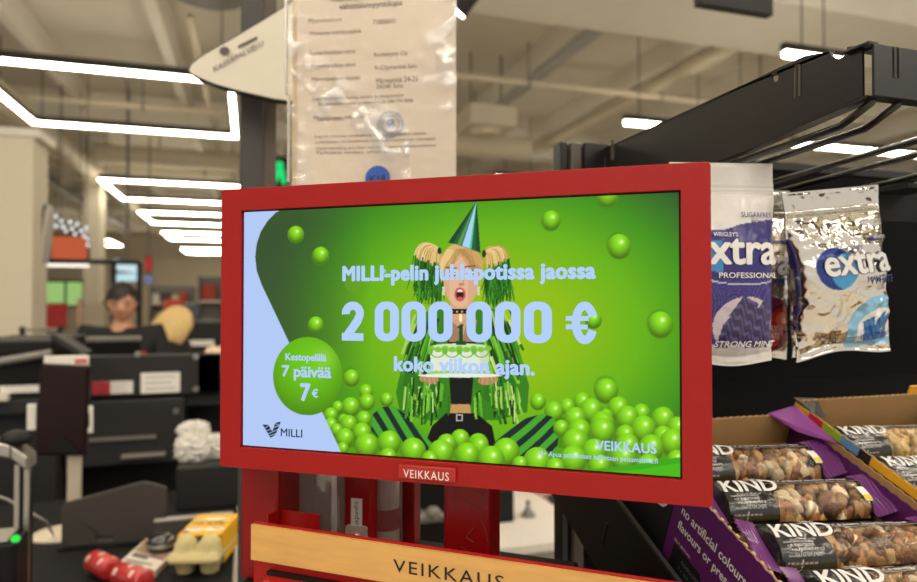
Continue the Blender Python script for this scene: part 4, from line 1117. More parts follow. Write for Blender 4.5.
    for k in range(5): lay(ell(452 + 5 * k, 311.7, 1.1) < 1, (200, 186, 130))
    # arms and hands under the plate
    lay(poly([(404, 372), (438, 378), (446, 396), (430, 404), (408, 400)]), (46, 116, 26)); lay(poly([(486, 379), (512, 372), (518, 398), (500, 408), (482, 398)]), (46, 116, 26))
    for k in range(46):
        s = k % 2; x0 = (404 + rg.rand() * 38) if s else (484 + rg.rand() * 32); y0 = 376 + rg.rand() * 24
        line(x0, y0, x0 + rg.randn() * 3, y0 + 10 + 14 * rg.rand(), 1.6, G[rg.randint(len(G))])
    lay(ell(429, 379, 9.5, 4.6, .1) < 1, (196, 146, 108)); lay(ell(488, 380, 10, 4.8, -.1) < 1, (196, 146, 108))
    for k in range(4):
        line(422 + 4.4 * k, 377, 424 + 4.4 * k, 384, .7, (150, 104, 74)); line(481 + 4.4 * k, 378, 480 + 4.4 * k, 385, .7, (150, 104, 74))
    # belly, belt, dark hips
    lay(poly([(451, 404), (470, 404), (471, 414), (450, 414)]), (196, 150, 92))
    lay(poly([(446, 413), (476, 413), (492, 426), (496, 446), (424, 446), (432, 426)]), (20, 20, 20))
    lay(poly([(456, 414), (463, 414), (463, 421), (456, 421)]), (170, 170, 160)); lay(poly([(457.4, 415.4), (461.6, 415.4), (461.6, 419.6), (457.4, 419.6)]), (24, 24, 24))
    # striped legs
    stripe = lambda ph, k1, k2: (np.sin((X * k1 + Y * k2) + ph + .5 * np.sin(X * .08)) > .1)
    Lg = poly([(371, 430), (373, 414), (381, 407), (393, 405.5), (407, 415), (420, 430), (433, 444), (428, 450), (404, 449), (382, 441)])
    lay(Lg, (72, 164, 46)); lay(Lg & stripe(0, .42, -.27), (26, 44, 40))
    Rg = poly([(490, 446), (508, 430), (526, 418), (542, 413.5), (553, 417), (559.5, 428), (557, 447), (545, 461), (524, 460), (503, 453)])
    lay(Rg, (72, 164, 46)); lay(Rg & stripe(1.5, .33, .38), (26, 44, 40))
    for k in range(70):                                                    # fringe over the hips
        s = 1 if k % 2 else -1; x0 = 462 + s * (12 + 46 * rg.rand()); y0 = 380 + rg.rand() * 22
        line(x0, y0, x0 + s * 3 * rg.rand(), y0 + 12 + 14 * rg.rand(), 1.3 + rg.rand(), G[rg.randint(len(G))])
    # hair, head, hat
    for k in range(60):                                                    # green dyed ends
        s = k % 2; u = rg.rand()
        x0, y0 = (421 + 22 * u, 276 + 8 * rg.rand()) if s else (486 + 20 * u, 272 + 8 * rg.rand())
        line(x0, y0, x0 + (-4 if s else 4) * rg.rand() + rg.randn() * 2, y0 + 18 + 14 * rg.rand(), 2.6, [(30, 96, 22), (20, 66, 18), (66, 146, 34), (44, 120, 26)][rg.randint(4)], .6)
    for s, cx, cy, rx, ry in ((1, 430, 258, 13.5, 16), (-1, 495, 259, 12, 18)):
        e = ell(cx + s * 1.5, cy + 1, rx * .72, ry * .8, .35 * s) < 1; lay(e, (206, 166, 98))
        tx, ty = (441, 250) if s > 0 else (483.5, 253)
        for k in range(110):
            f = rg.rand(); p1 = (tx - s * (6 + 22 * f), ty - 22 + 22 * (1 - f)); p2 = (tx - s * (2 + 25 * f) + rg.randn(), ty + 22 + 10 * rg.rand()); p3 = (p2[0] - s * rg.randn() * 3, p2[1] + 8 + 16 * rg.rand())
            cb = [(196, 154, 84), (240, 212, 152), (222, 186, 116), (178, 134, 70), (228, 196, 130)][rg.randint(5)]; cg = [(30, 96, 22), (20, 66, 18), (66, 146, 34), (44, 120, 26)][rg.randint(4)]
            prev = (tx, ty)
            for i in range(1, 9):
                q = i / 8.0; n_ = ((1 - q) ** 2 * tx + 2 * q * (1 - q) * p1[0] + q * q * p2[0], (1 - q) ** 2 * ty + 2 * q * (1 - q) * p1[1] + q * q * p2[1])
                line(prev[0], prev[1], n_[0], n_[1], 1.1, cb if i < 7 else cg); prev = n_
            line(prev[0], prev[1], p3[0], p3[1], 1.3, cg, .5)
    lay(ell(461, 268, 21.5, 25) < 1, (216, 178, 110))
    lay((ell(461, 280, 17.5, 27.5) < 1), (226, 182, 144))
    lay((ell(461, 281, 17.5, 27.5) < 1) & (X > 468), (206, 158, 120), .5); lay((ell(461, 281, 17.5, 27.5) < 1) & (X < 449), (206, 158, 120), .5)
    lay(poly([(461, 252), (446, 262), (441, 284), (440, 262), (447, 249)]), (232, 198, 132)); lay(poly([(461, 252), (476, 262), (480, 286), (484, 262), (476, 249)]), (206, 164, 98))
    for k in range(18):
        line(460 + rg.randn() * 3, 249, 442 + rg.rand() * 8, 268 + rg.rand() * 8, .6, (190, 148, 84)); line(463 + rg.randn() * 3, 249, 474 + rg.rand() * 8, 268 + rg.rand() * 8, .6, (178, 136, 74))
    for s, cx, cy in ((-1, 452, 274), (1, 470.5, 272.5)):
        lay(ell(cx, cy, 4.6, 2.6) < 1, (70, 52, 44)); lay(ell(cx, cy, 3.4, 1.6) < 1, (236, 232, 226)); lay(ell(cx, cy, 1.5) < 1, (40, 70, 60))
        line(cx - 6, cy - 5.5 - (1 if s < 0 else 0), cx + 5, cy - 6.5 + (s < 0), 1.3, (120, 82, 50))
    line(462, 274, 463.5, 283, 1.2, (196, 144, 108)); lay(ell(461.5, 284.5, 3.2, 1.3) < 1, (188, 132, 100))
    lay(ell(460, 294.5, 5.6, 7) < 1, (198, 92, 88)); lay(ell(460, 294.5, 3.7, 4.9) < 1, (72, 18, 20)); lay((ell(460, 294.5, 3.7, 4.9) < 1) & (Y < 292), (238, 230, 224)); lay(ell(460, 298.3, 2.5, 1.4) < 1, (206, 96, 96))
    for cx in (443.5, 478.5):
        for k in range(3): lay(ell(cx, 288 + 3 * k, 1.5) < 1, (220, 214, 190))
    lay(ell(439.5, 251, 2, 3.4) < 1, (50, 46, 34)); lay(ell(484, 254, 2, 3.8) < 1, (50, 46, 34))
    hat = [(476.5, 201.5), (448, 243), (456, 244.5), (466, 248), (480.5, 253)]
    lay(poly(hat), (40, 96, 52))
    lay(poly([(476.5, 201.5), (448, 243), (453, 243.6)]), (26, 66, 42)); lay(poly([(476.5, 201.5), (457, 244.6), (461, 246)]), (84, 150, 80))
    lay(poly([(476.5, 201.5), (462, 246.2), (469.5, 248.8)]), (168, 210, 244)); lay(poly([(476.5, 201.5), (469.5, 248.8), (471.5, 249.6)]), (60, 200, 140)); lay(poly([(476.5, 201.5), (475.5, 251), (480.5, 253)]), (30, 74, 46))
    # cake
    lay(poly([(430, 348), (489, 349), (488, 373), (431, 372)]), (226, 232, 214)); lay(poly([(480, 349), (489, 349), (488, 373), (480, 373)]), (196, 206, 180), .6)
    lay(ell(459.5, 348, 30, 4) < 1, (170, 214, 120)); lay(ell(459.5, 346.4, 28, 3) < 1, (206, 230, 176))
    for k in range(9): lay(ell(431 + 7.1 * k, 348.5 + (k % 2), 3.6, 2.8) < 1, (128, 196, 62))
    for k in range(4):
        e = ell(437.5 + 14.6 * k, 351.5, 7.3, 6); lay((e > .72) & (e < 1.1) & (Y > 351.5), (120, 182, 66))
        lay(ell(437.5 + 14.6 * k - 7.3, 351.5, 2.7, 3.2) < 1, (108, 186, 50))
    for k in range(11): lay(ell(430 + 5.9 * k, 372.6, 3.2, 2.2) < 1, (150, 206, 96))
    lay(ell(460, 375.4, 42, 2.1) < 1, (232, 238, 226))
    lay(poly([(457, 327), (461, 324), (463, 324), (463, 343), (459, 343), (459, 329)]), (28, 74, 40)); lay(poly([(456, 341), (466, 341), (466, 345), (456, 345)]), (28, 74, 40))
    lay(ell(460.6, 318, 1.7, 4.4) < 1, (255, 240, 170))
    for b in sorted([q for q in pile if not (q[1] < 420 and (q[0] < 384 or q[0] > 530))], key=lambda q: q[1]): ball(*b)
    sw = poly([(556, 470), (590, 469), (630, 465), (684, 456), (686, 482), (556, 474)])
    lay(sw, (62, 168, 22)); lay(poly([(600, 472), (640, 469), (684, 462), (686, 482), (600, 477)]), (74, 186, 24))
    # pale panel with the curved edge
    W1 = poly([(236, 205), (284, 208.6), (276, 213), (268, 221), (261, 232), (257, 244), (255.5, 257), (257, 271), (262, 285), (341.5, 452), (236, 446)])
    lay(W1, (178, 202, 246))
    # badge
    e = ell(308, 376, 34.6, 39); m = e < 1
    u = (X - 308) / 34.6; v = (Y - 376) / 39
    c = A((106, 190, 18)) * np.clip(1.02 - .18 * (u * u + v * v) - .12 * v, .6, 1.2)[..., None]; lay(m, np.clip(c, 0, 255))
    gl = np.exp(-(((X - 326) / 12) ** 2 + ((Y - 358) / 14) ** 2))[..., None] * .35; lay(m, I * (1 - gl) + A((190, 235, 110)) * gl)
    # little bird-like mark made of triangles
    lay(poly([(262.8, 424.2), (268.5, 424.4), (272.6, 431.2), (270.8, 437.6)]), (28, 40, 52)); lay(poly([(270.8, 437.6), (272.6, 431.2), (275.6, 422.6), (281, 421.4), (278.4, 428.5), (275.4, 434.6)]), (28, 40, 52))
    for q_ in ((265, 428, 269.5, 424.5), (266, 430.5, 271.5, 429), (268.2, 433.5, 272.8, 431.5), (269.8, 435.5, 276, 433.4), (272.6, 431.6, 278, 429.2), (274, 427.2, 279.6, 425.4), (275.2, 423.2, 279.6, 425)): line(*q_, .7, (178, 202, 246))
    return I
gw, gh = 640, 360
im = paint_advert(gw * 2, gh * 2).reshape(gh, 2, gw, 2, 3).mean((1, 3))
xs = np.linspace(-SW / 2, SW / 2, gw); zs_ = np.linspace(SH / 2, -SH / 2, gh)
GX, GZ = np.meshgrid(xs, zs_)
M_SCREEN = vmat('lit_screen', .35, emit=True)
def glow(c): return tuple(lin(c)) + (1.0,)
m = MB().grid(np.stack([GX, np.zeros_like(GX), GZ + ZS], -1)[::-1], cols=np.concatenate([lin(im), np.ones((gh, gw, 1))], -1)[::-1])
scr = m.build('screen', M_SCREEN, dsp, local=True)
m = MB()
PALE = glow((178, 208, 250)); DARK = glow((26, 40, 52))
def sfig(kind, lb, rb, lt, col):
    """heavy narrow figures drawn as outlines in a box of their own"""
    (x0, z0), (x1, _), (_, z2) = loc(*lb), loc(*rb), loc(*lt)
    bw, bh = {'0': (24, 38), '2': (22, 38), 'e': (31, 41)}[kind]
    f = lambda a, b, t: (x0 + (x1 - x0) * a / bw, -.0003, ZS + z0 + (z2 - z0) * b / bh)
    def ring(outer, inner):
        n = len(outer); vs = [f(a, b, 0) for a, b in outer] + [f(a, b, 0) for a, b in inner]
        m.add(vs, [(i, (i + 1) % n, n + (i + 1) % n, n + i) for i in range(n)], 0, [col] * (2 * n))
    def strip(pts, wd):
        vs = []
        for i, (a, b) in enumerate(pts):
            p, q = pts[max(0, i - 1)], pts[min(len(pts) - 1, i + 1)]; tx, ty = q[0] - p[0], q[1] - p[1]; L = math.hypot(tx, ty)
            w_ = wd[i] if isinstance(wd, list) else wd
            vs += [f(a - ty / L * w_ / 2, b + tx / L * w_ / 2, 0), f(a + ty / L * w_ / 2, b - tx / L * w_ / 2, 0)]
        m.add(vs, [(2 * i, 2 * i + 1, 2 * i + 3, 2 * i + 2) for i in range(len(pts) - 1)], 0, [col] * len(vs))
    def rect(a0, a1, b0, b1): m.add([f(a0, b0, 0), f(a1, b0, 0), f(a1, b1, 0), f(a0, b1, 0)], [(0, 1, 2, 3)], 0, [col] * 4)
    if kind == '0': ring(rrect(0, 24, 0, 38, 10.5, 8), rrect(8.6, 15.4, 7.2, 30.8, 3.3, 8))
    if kind == '2':
        arc = [(11 + 7 * math.cos(R(t)), 26.8 + 7.4 * math.sin(R(t))) for t in range(188, -31, -8)]
        strip(arc + [(15.6, 19.5), (10.5, 12), (5.6, 5.2), (4.4, 3.0)], [8.0] * len(arc) + [8.4, 8.4, 8.4, 8.4]); rect(0, 21.6, 0, 7.4)
    if kind == 'e':
        strip([(18.6 + 8.6 * math.cos(R(t)), 20.5 + 16.4 * math.sin(R(t))) for t in range(22, 339, 6)], 8.2); rect(0, 22.5, 22.4, 27); rect(0, 21.5, 14.2, 18.8)
def stext(s, lb, rb, lt, col, bold=0.0, spacing=1.0, y=-.0003):
    (x0, z0), (x1, z1), (x2, z2) = loc(*lb), loc(*rb), loc(*lt)
    m.text(s, lambda x, z: (x, y, z + ZS), x0, z0, x1 - x0, z2 - z0, bold=bold, col=col, spacing=spacing, big=True)
stext('MILLI-pelin juhlapotissa jaossa', (342.5, 286), (596, 283), (342.5, 266), PALE, .055, 1.06)
stext('®', (383, 273), (386, 273), (383, 269), PALE, .02)
sfig('2', (342, 340.5), (364, 340.8), (342, 301.8), PALE)
for xa, xb in ((374.8, 399), (401.6, 426), (428.4, 452.6)): sfig('0', (xa, 341 + (xa - 375) * .012), (xb, 341.4 + (xa - 375) * .012), (xa, 301.6), PALE)
for xa, xb in ((466.6, 492), (495, 520.6), (524, 552)): sfig('0', (xa, 342.1 + (xa - 466) * .014), (xb, 342.5 + (xa - 466) * .014), (xa, 301.6), PALE)
sfig('e', (566, 343.8), (597.5, 344.3), (566, 301.6), PALE)
stext('koko viikon ajan.', (394, 375.6), (535, 378.8), (394, 356), PALE, .05, 1.04)
stext('Kestopelillä', (285.7, 362.4), (326.6, 364), (285.7, 353), PALE, .03, .98)
stext('7 päivää', (282, 380), (331.6, 382), (282, 365), PALE, .035, .98)
stext('7', (300.3, 401), (310.8, 401.6), (300.3, 383), PALE, .06)
stext('€', (312, 397.4), (318.5, 397.8), (312, 388.6), PALE, .04)
stext('MILLI', (281, 436), (302.4, 437), (281, 428.2), DARK, .012)
stext('VEIKKAUS', (595.6, 450), (656.7, 453.6), (595.6, 440), PALE, .035, 1.02)
stext('18+ Apua pelaamisen hallintaan pelaamaltilla.fi', (538.4, 457), (657.7, 464.5), (538.4, 450.5), PALE, .012, 1.05)
m.build('lettering', M_SCREEN, scr, local=True)
# frame
x0, x1, z0, z1 = -.0010 - .1918, -.0010 + .1940, ZS + .00097 - .1163, ZS + .00097 + .1156
fr = lambda a, b, t: (a, t, b)
iw, ih = SW / 2 + .0012, SH / 2 + .0012
MB().plate(rrect(x0, x1, z0, z1, .003, 3), fr, -.003, .032, [[(-iw, ZS - ih), (iw, ZS - ih), (iw, ZS + ih), (-iw, ZS + ih)]]).build('frame', M_RED, dsp, local=True, fix=True, bevel=.0018, seg=3)
m = MB(); m.box(x0 + .002, x1 - .002, .002, .036, z0 + .002, z1 - .002).build('back_shell', M_BLACK, dsp, local=True, bevel=.002)
# raised name badge on the lower border
(a0, c0), (a1, c1), (a2, c2) = loc(401, 476), loc(458, 481), loc(401, 461.5)
M_BADGE = mat('badge_red', (172, 26, 18), .28, coat=.4)
bd = MB().box(a0, a1, -.0062, -.003, ZS + c0, ZS + c2 - .0006).build('name_badge', M_BADGE, dsp, local=True, bevel=.001)
(b0, e0), (b1, _), (_, e2) = loc(406.5, 475.3), loc(451.5, 479), loc(406.5, 467)
m = MB(); m.text('VEIKKAUS', lambda x, z: (x, -.0065, ZS + z), b0, e0, b1 - b0, e2 - e0, bold=.008, spacing=1.15); m.build('lettering', mat('badge_print', (236, 220, 214), .5), bd, local=True)
# posts
for k, x in enumerate((-.1800, .0106)):
    py = .057
    o = MB().box(x - .0195, x + .0195, py - .022, py + .016, 0, ZS + .06).build('post', M_DRED, dsp, local=True, bevel=.003)
    if k:                                                                   # scratches in the paint
        m = MB(); yy = py - .0224
        f = lambda px, pz: Vector((x + px, yy, pz))
        segs = [((.005, .098), (.012, .100), (.014, .097)), ((.006, .094), (.016, .094), (.014, .086), (.018, .083)), ((.0, .087), (.008, .082), (.016, .080)), ((.012, .074), (.016, .066), (.018, .056)), ((.006, .066), (.0, .058), (.006, .055)), ((-.004, .05), (.002, .047), (.004, .044))]
        for s in segs: m.tube([f(*q) for q in s], .00035, 4)
        for px in (-.016, -.010, .002, .012): m.tube([f(px, ZS - .115), f(px + .0005, ZS - .115 - .03 - .5 * abs(px))], .00015, 4)
        m.build('scratches', mat('bare_metal_scratch', (96, 66, 50), .5), o, local=True)
for x in (-.180, .0106): MB().box(x - .018, x + .018, .0335, .056, ZS - .05, ZS + .05).build('clamp_plate', M_BLACK, dsp, local=True)

# ------------------------------------------------------------------ counter with the wooden fascia
CO = P(251, 524, .55); CYAW = -R(21) - YAW
ctr_ = thing('lottery_counter', 'red lottery counter with a lettered pale wood band, under the red screen', 'counter', (CO.x, CO.y, 0), (0, 0, CYAW))
CXv = Vector((math.cos(CYAW), math.sin(CYAW), 0)); CYv = Vector((-math.sin(CYAW), math.cos(CYAW), 0))
def cl(px, py, y=0.0):                       # point of the fascia plane behind a measured spot, local
    r = ray(px, py); o = EYE - CO; o = Vector((o.x, o.y, 0))
    t = (y - o.dot(CYv)) / r.dot(CYv); q = o + Vector((r.x, r.y, 0)) * t
    return q.dot(CXv), EYE.z + r.z * t
zt = CO.z; zb = cl(251, 559.5)[1]; LX = .355
MB().box(-.03, .24, .006, .175, 0, ZC).box(.2401, .332, .006, .088, 0, ZC).build('cabinet', M_BLACK, ctr_, local=True, bevel=.002)
M_WOOD = mat('pale_wood', (214, 164, 92), .45, var=.2, scale=16, stretch=(1.2, 8, 9))
m = MB()
m.box(0, LX, .003, .0055, .55, zt + .0015)                                     # front board
m.build('front_board', M_RED, ctr_, local=True, bevel=.001)
wf = MB().box(0, LX, 0, .003, zb, zt - .0004).build('wood_fascia', M_WOOD, ctr_, local=True)
(a0, c0), (a1, _) = cl(393.5, 571.2), cl(504, 586)
_, c2 = cl(393.5, 558.7)
m = MB(); m.text('VEIKKAUS', lambda x, z: (x, -.0004, z), a0, c0, a1 - a0, (c2 - c0) * 1.0, bold=.004, spacing=1.2); m.build('lettering', M_INK, wf, local=True)
m = MB()
m.plate([(0, .018), (0, .031), (.004, .0355), (.042, .0355), (.042, .034), (.0045, .034), (.0015, .0305), (.0015, .018)], lambda a, b, t: (a, .003 + b, t), ZC + .0006, zt + .0015)
m.build('tray_rim', M_RED, ctr_, local=True, fix=True)
# slip pocket on the front board
(pa, pz), (pb_, _) = cl(272, 573.5), cl(378, 590)
_, pz2 = cl(272, 640)
pk = MB().box(pa, pb_, -.012, .003, pz2, pz - .001).build('slip_pocket', M_BADGE, ctr_, local=True, bevel=.001)
MB().box(pa + .004, pb_ - .004, -.0126, -.012, pz2, pz - .005).build('window_panel', mat('pocket_paper', (206, 190, 190), .5), pk, local=True)
MB().box(pa - .004, pb_ + .002, -.002, .003, pz - .001, pz + .002).build('slot', M_BLACK, pk, local=True)

# things standing between the posts, on the cabinet
def dl(px, py, y):                           # local point of the display frame's plane at depth y
    r = ray(px, py); o = EYE - DC; o = Vector((o.x, o.y, 0))
    t = (y - o.dot(DY)) / r.dot(DY); q = o + Vector((r.x, r.y, 0)) * t
    return q.dot(DX), EYE.z + r.z * t - ZC
M_CLEAR = clear('clear_acrylic', (240, 236, 232), .14, .1, diffuse=.12)
M_PRINTS = mat('leaflet_print', (120, 96, 86), .5, var=.5, scale=40)
x0, _ = dl(298, 500, .075); x1, _ = dl(338, 500, .075)
t = thing('leaflet_pocket', 'clear plastic leaflet pocket between the red posts', 'holder', tuple(DC + DX * (x0 + x1) / 2 + DY * .07 - Vector((0, 0, ZS))), (0, 0, DYAW))
hw = (x1 - x0) / 2; H = ZS - .05
m = MB(); m.box(-hw, hw, 0, .0015, 0, H).box(-hw, hw, .018, .0195, 0, H).box(-hw, -hw + .0015, .0015, .018, 0, H).box(hw - .0015, hw, .0015, .018, 0, H)
m.build('shell', M_CLEAR, t, local=True)
m = MB(); m.box(hw - .0035, hw + .001, -.001, .0005, 0, H); m.build('edge_strip', clear('clear_edge', (255, 250, 246), .3, .2, diffuse=.5), t, local=True)
m = MB(); m.box(-hw + .003, hw - .003, .004, .014, .0, .030); m.build('leaflets', M_PRINTS, t, local=True)
# red plate with a sticker
x0, zz = dl(340, 500, .09); x1, _ = dl(369, 500, .09)
t = thing('slip_dispenser', 'narrow red dispenser plate with an upright white sticker', 'dispenser', tuple(DC + DX * (x0 + x1) / 2 + DY * .09 - Vector((0, 0, ZS))), (0, 0, DYAW))
hw = (x1 - x0) / 2
MB().box(-hw, hw, 0, .02, 0, ZS - .02).build('plate', M_RED, t, local=True, bevel=.0015)
sa, sz0 = dl(351, 529, .0895); sb, sz1 = dl(362, 499, .0895); mid = (x0 + x1) / 2
sk = MB().box(sa - mid, sb - mid, -.0006, 0, sz0, sz1).build('sticker', M_WHITE, t, local=True)
m = MB(); wv = sb - sa; hv = sz1 - sz0
v, f, _ = text2d('expedit', .0)
m.add([(sa - mid + wv * (.78 - .5 * q[1]), -.0009, sz0 + hv * (.06 + .85 * q[0])) for q in v], f).build('lettering', M_INK, sk, local=True, fix=True)
# clear tab with a screw in front of it
x0, z0_ = dl(345, 545, .062); x1, z1_ = dl(367, 527, .062)
t = thing('clear_tab', 'small clear plastic tab with a steel screw at the tray edge', 'tab', tuple(DC + DX * (x0 + x1) / 2 + DY * .062 - Vector((0, 0, ZS))), (0, 0, DYAW))
hw = (x1 - x0) / 2
MB().plate(rrect(-hw, hw, 0, z1_, .003), fr, 0, .002).build('tab', clear('tab_plastic', (240, 226, 220), .25, .2, diffuse=.3), t, local=True, fix=True)
MB().lathe([(.0035, 0), (.0033, .002), (.0015, .003)], 12, M=Matrix.Translation((.001, 0, z1_ - .009)) @ Matrix.Rotation(R(90), 4, 'X')).build('screw', M_STEEL, t, local=True)
# striped roll
x0, _ = dl(371, 500, .118); x1, _ = dl(397, 500, .118)
t = thing('paper_roll', 'upright white and red banded roll in a clear tube between the red posts', 'roll', tuple(DC + DX * (x0 + x1) / 2 + DY * .122 - Vector((0, 0, ZS))), (0, 0, DYAW))
r = (x1 - x0) / 2
_, s0 = dl(380, 528, .118); _, s1 = dl(380, 507, .118)
MB().lathe([(r, 0), (r, s0)], 24).lathe([(r, s1), (r, ZS - .085)], 24).build('white_paper', mat('rose_white', (198, 176, 170), .5), t, local=True)
MB().lathe([(r * 1.002, s0), (r * 1.002, s1)], 24).lathe([(r * 1.002, ZS - .085), (r * 1.002, ZS - .06)], 24).build('red_band', M_RED, t, local=True)
MB().lathe([(r + .003, 0), (r + .003, ZS - .05)], 24).build('tube', M_CLEAR, t, local=True, smooth=True)
x0, _ = dl(398, 500, .135); x1, _ = dl(414, 500, .135)
t = tag(cub('back_post', M_DRED, -(x1 - x0) / 2, (x1 - x0) / 2, 0, .02, 0, ZS + .02, None, .002), 'narrow dark red post behind the banded roll', 'post')
t.location = DC + DX * (x0 + x1) / 2 + DY * .135 - Vector((0, 0, ZS)); t.rotation_euler = (0, 0, DYAW)

# ------------------------------------------------------------------ licence sheet in a plastic sleeve
AD = .80
AC = P(371, 96, AD); AYAW = -YAW - R(6)
base = AC.copy(); base.z = 0
sv = thing('licence_sheet', 'printed licence sheet with a blue stamp in a crinkled clear sleeve above the red screen', 'sheet', tuple(base), (0, 0, AYAW))
AX = Vector((math.cos(AYAW), math.sin(AYAW), 0)); AY = Vector((-math.sin(AYAW), math.cos(AYAW), 0))
def al(px, py, y=0.0):
    r = ray(px, py); o = EYE - base; o = Vector((o.x, o.y, 0)); t = (y - o.dot(AY)) / r.dot(AY); q = o + Vector((r.x, r.y, 0)) * t
    return q.dot(AX), EYE.z + r.z * t
xl, zlow = al(296, 207); xr, ztop = al(456, -26)
xl2 = al(287, 60)[0]
n1, n2 = 60, 80
uu = np.linspace(0, 1, n1); vv = np.linspace(0, 1, n2); U, V = np.meshgrid(uu, vv)
def bend(u, v): return .0025 * np.sin(u * 3.1 + v * 2) + .0015 * np.sin(v * 5)
PX = xl + (xr - xl) * U; PZz = zlow + (ztop - zlow) * V
MB().grid(np.stack([PX, bend(U, V), PZz], -1)).build('paper', M_PAPER, sv, local=True, smooth=True)
def onp(x, z, off=-.0006):
    u = (x - xl) / (xr - xl); v = (z - zlow) / (ztop - zlow); return (x, float(bend(u, v)) + off, z)
m = MB()
def atext(s, px, py, w, h, bold=0.0):
    (x0, z0) = al(px, py); x1 = al(px + w, py)[0]; z1 = al(px, py - h)[1]
    m.text(s, onp, x0, z0, x1 - x0, z1 - z0, bold=bold)
for a in (('Alkoholijuomien ja tuotteiden', 330, 4, 92, 7, .02), ('vähittäismyyntilupa', 339, 11.5, 64, 7.5, .02), ('Myyntitunnus', 308.5, 24, 33, 5.5), ('71800001', 373, 25, 23, 4.5), ('Viimeinen toimituspäivä', 309, 36.5, 52, 5.5),
          ('Luvanhaltijan nimi', 310, 56, 45, 5.5), ('Ruokatyöy Oy', 374, 58, 34, 5.5), ('Myyntipaikan nimi', 311, 69, 44, 5.5), ('K-Citymarket Salo', 375, 71, 42, 5.5), ('Myyntipaikan osoite', 311, 82, 49, 5.5),
          ('Hämeentie 24-26', 376, 83, 42, 5.5), ('24240 Salo', 376, 88.5, 27, 4.5), ('Lupa myönnetty kunta, osoite ja yhteystiedot', 312, 101, 92, 5), ('Ruokaviraston tiedot ja rekisteri puh. 040 774 8888', 318, 106, 95, 4.5),
          ('Myyntiluvan valvonta', 313, 120, 50, 4.5), ('Tunnus tiedot', 315, 120.5, 28, 3.5),
          ('Lupa on voimassa toistaiseksi ja se oikeuttaa myyntiin paikalla', 314, 138, 112, 3.6), ('Luvanhaltijan on ilmoitettava toiminnan muutoksista viipymättä', 315, 143.5, 120, 3.4),
          ('Valvontamaksu peritään vuosittain luvanhaltijalta erikseen', 315, 150, 121, 3.4), ('Tarkastus voidaan tehdä aina', 315, 153.8, 78, 3)): atext(*a)
m.build('lettering', mat('faded_ink', (112, 98, 84), .7), sv, local=True)
m = MB()
(cx, cz) = al(390, 124); rr = abs(al(403, 124)[0] - cx)
fp = lambda a, b, t: tuple(Vector(onp(a, b, -.0008)) - Vector((0, t, 0)))
m.plate(circ(cx, cz, rr, 32), fp, 0, .0002, [circ(cx, cz, rr * .93, 32)]); m.plate(circ(cx, cz, rr * .68, 28), fp, 0, .0002, [circ(cx, cz, rr * .62, 28)])
for k in range(20):
    a = 2 * math.pi * k / 20; m.plate(circ(cx + rr * .8 * math.cos(a), cz + rr * .8 * math.sin(a), rr * .07, 6), fp, 0, .0002)
m.plate([(cx - rr * .3, cz + rr * .25), (cx - rr * .25, cz - rr * .25), (cx, cz - rr * .45), (cx + rr * .25, cz - rr * .25), (cx + rr * .3, cz + rr * .25), (cx, cz + rr * .12)], fp, 0, .0002)
for k in (-1, 0, 1): m.plate(circ(cx + k * rr * .2, cz + rr * .32, rr * .09, 8), fp, 0, .0002)
m.build('round_stamp', mat('stamp_blue', (120, 132, 176), .7), sv, local=True, fix=True)
(cx, cz) = al(378.5, 179); rr = abs(al(391, 179)[0] - cx)
fp2 = lambda a, b, t: tuple(Vector(onp(a, b, -.0072)) - Vector((0, t, 0)))
k18 = MB().plate(circ(cx, cz, rr, 32), fp2, 0, .0003).build('age_sticker', mat('sticker_blue', (30, 84, 168), .5), sv, local=True, fix=True)
m = MB(); m.text('K18', lambda x, z: (x, onp(x, z, -.0078)[1], z), cx - rr * .62, cz - rr * .35, rr * 1.24, rr * .6, bold=.03); m.build('lettering', mat('sticker_ink', (20, 30, 70), .5), k18, local=True)
# sleeve film: a little wider than the paper, crinkled; highlights placed by glossier masked patches
n1, n2 = 90, 120
uu = np.linspace(0, 1, n1); vv = np.linspace(0, 1, n2); U, V = np.meshgrid(uu, vv)
wl = al(285.5, 60)[0]
left = np.where(V > .62, xl2 - .003, xl2 - .003 + (.62 - V) * .02)
PX = left + (xr + .002 - left) * U; PZz = zlow - .004 + (ztop + .006 - zlow) * V
wr = vnoise(n2, n1, 9, 5); 
band = np.exp(-((U * .75 + (V - .42) * 1.35 - .27) / .16) ** 2) * (U < .72) + .8 * np.exp(-((U - .97) / .05) ** 2) * (V > .35) + .6 * np.exp(-((U - .88) / .09) ** 2 - ((V - .62) / .12) ** 2) + .5 * np.exp(-((U - .05) / .05) ** 2)
wr2 = vnoise(n2, n1, 16, 6, 3)
glint_mask = np.clip(band, 0, 1) * np.clip((wr2 - .42) * 7, 0, 1)
fc = np.ones((n2, n1, 4)); fc[..., 0] = fc[..., 1] = fc[..., 2] = glint_mask
def crinkle_film():
    m_ = clear('sleeve_film', (255, 252, 248), .06, .22, bump=.5, bscale=70); nt = m_.node_tree
    at = nt.nodes.new('ShaderNodeVertexColor'); at.layer_name = 'Col'; mm = nt.nodes.new('ShaderNodeMath'); mm.operation = 'MULTIPLY_ADD'
    mm.inputs[1].default_value = .34; mm.inputs[2].default_value = .05
    nt.links.new(at.outputs['Color'], mm.inputs[0])
    mx_ = [q for q in nt.nodes if q.type == 'MIX_SHADER'][0]; nt.links.new(mm.outputs[0], mx_.inputs[0]); return m_
MB().grid(np.stack([PX, bend(U, V) - .0026 - .0006 * np.abs(wr - .5) * 4 - .0035 * glint_mask * wr2, PZz], -1), cols=fc).build('clear_sleeve', crinkle_film(), sv, local=True, smooth=True)
m = MB()
x, z = al(288.5, 178)
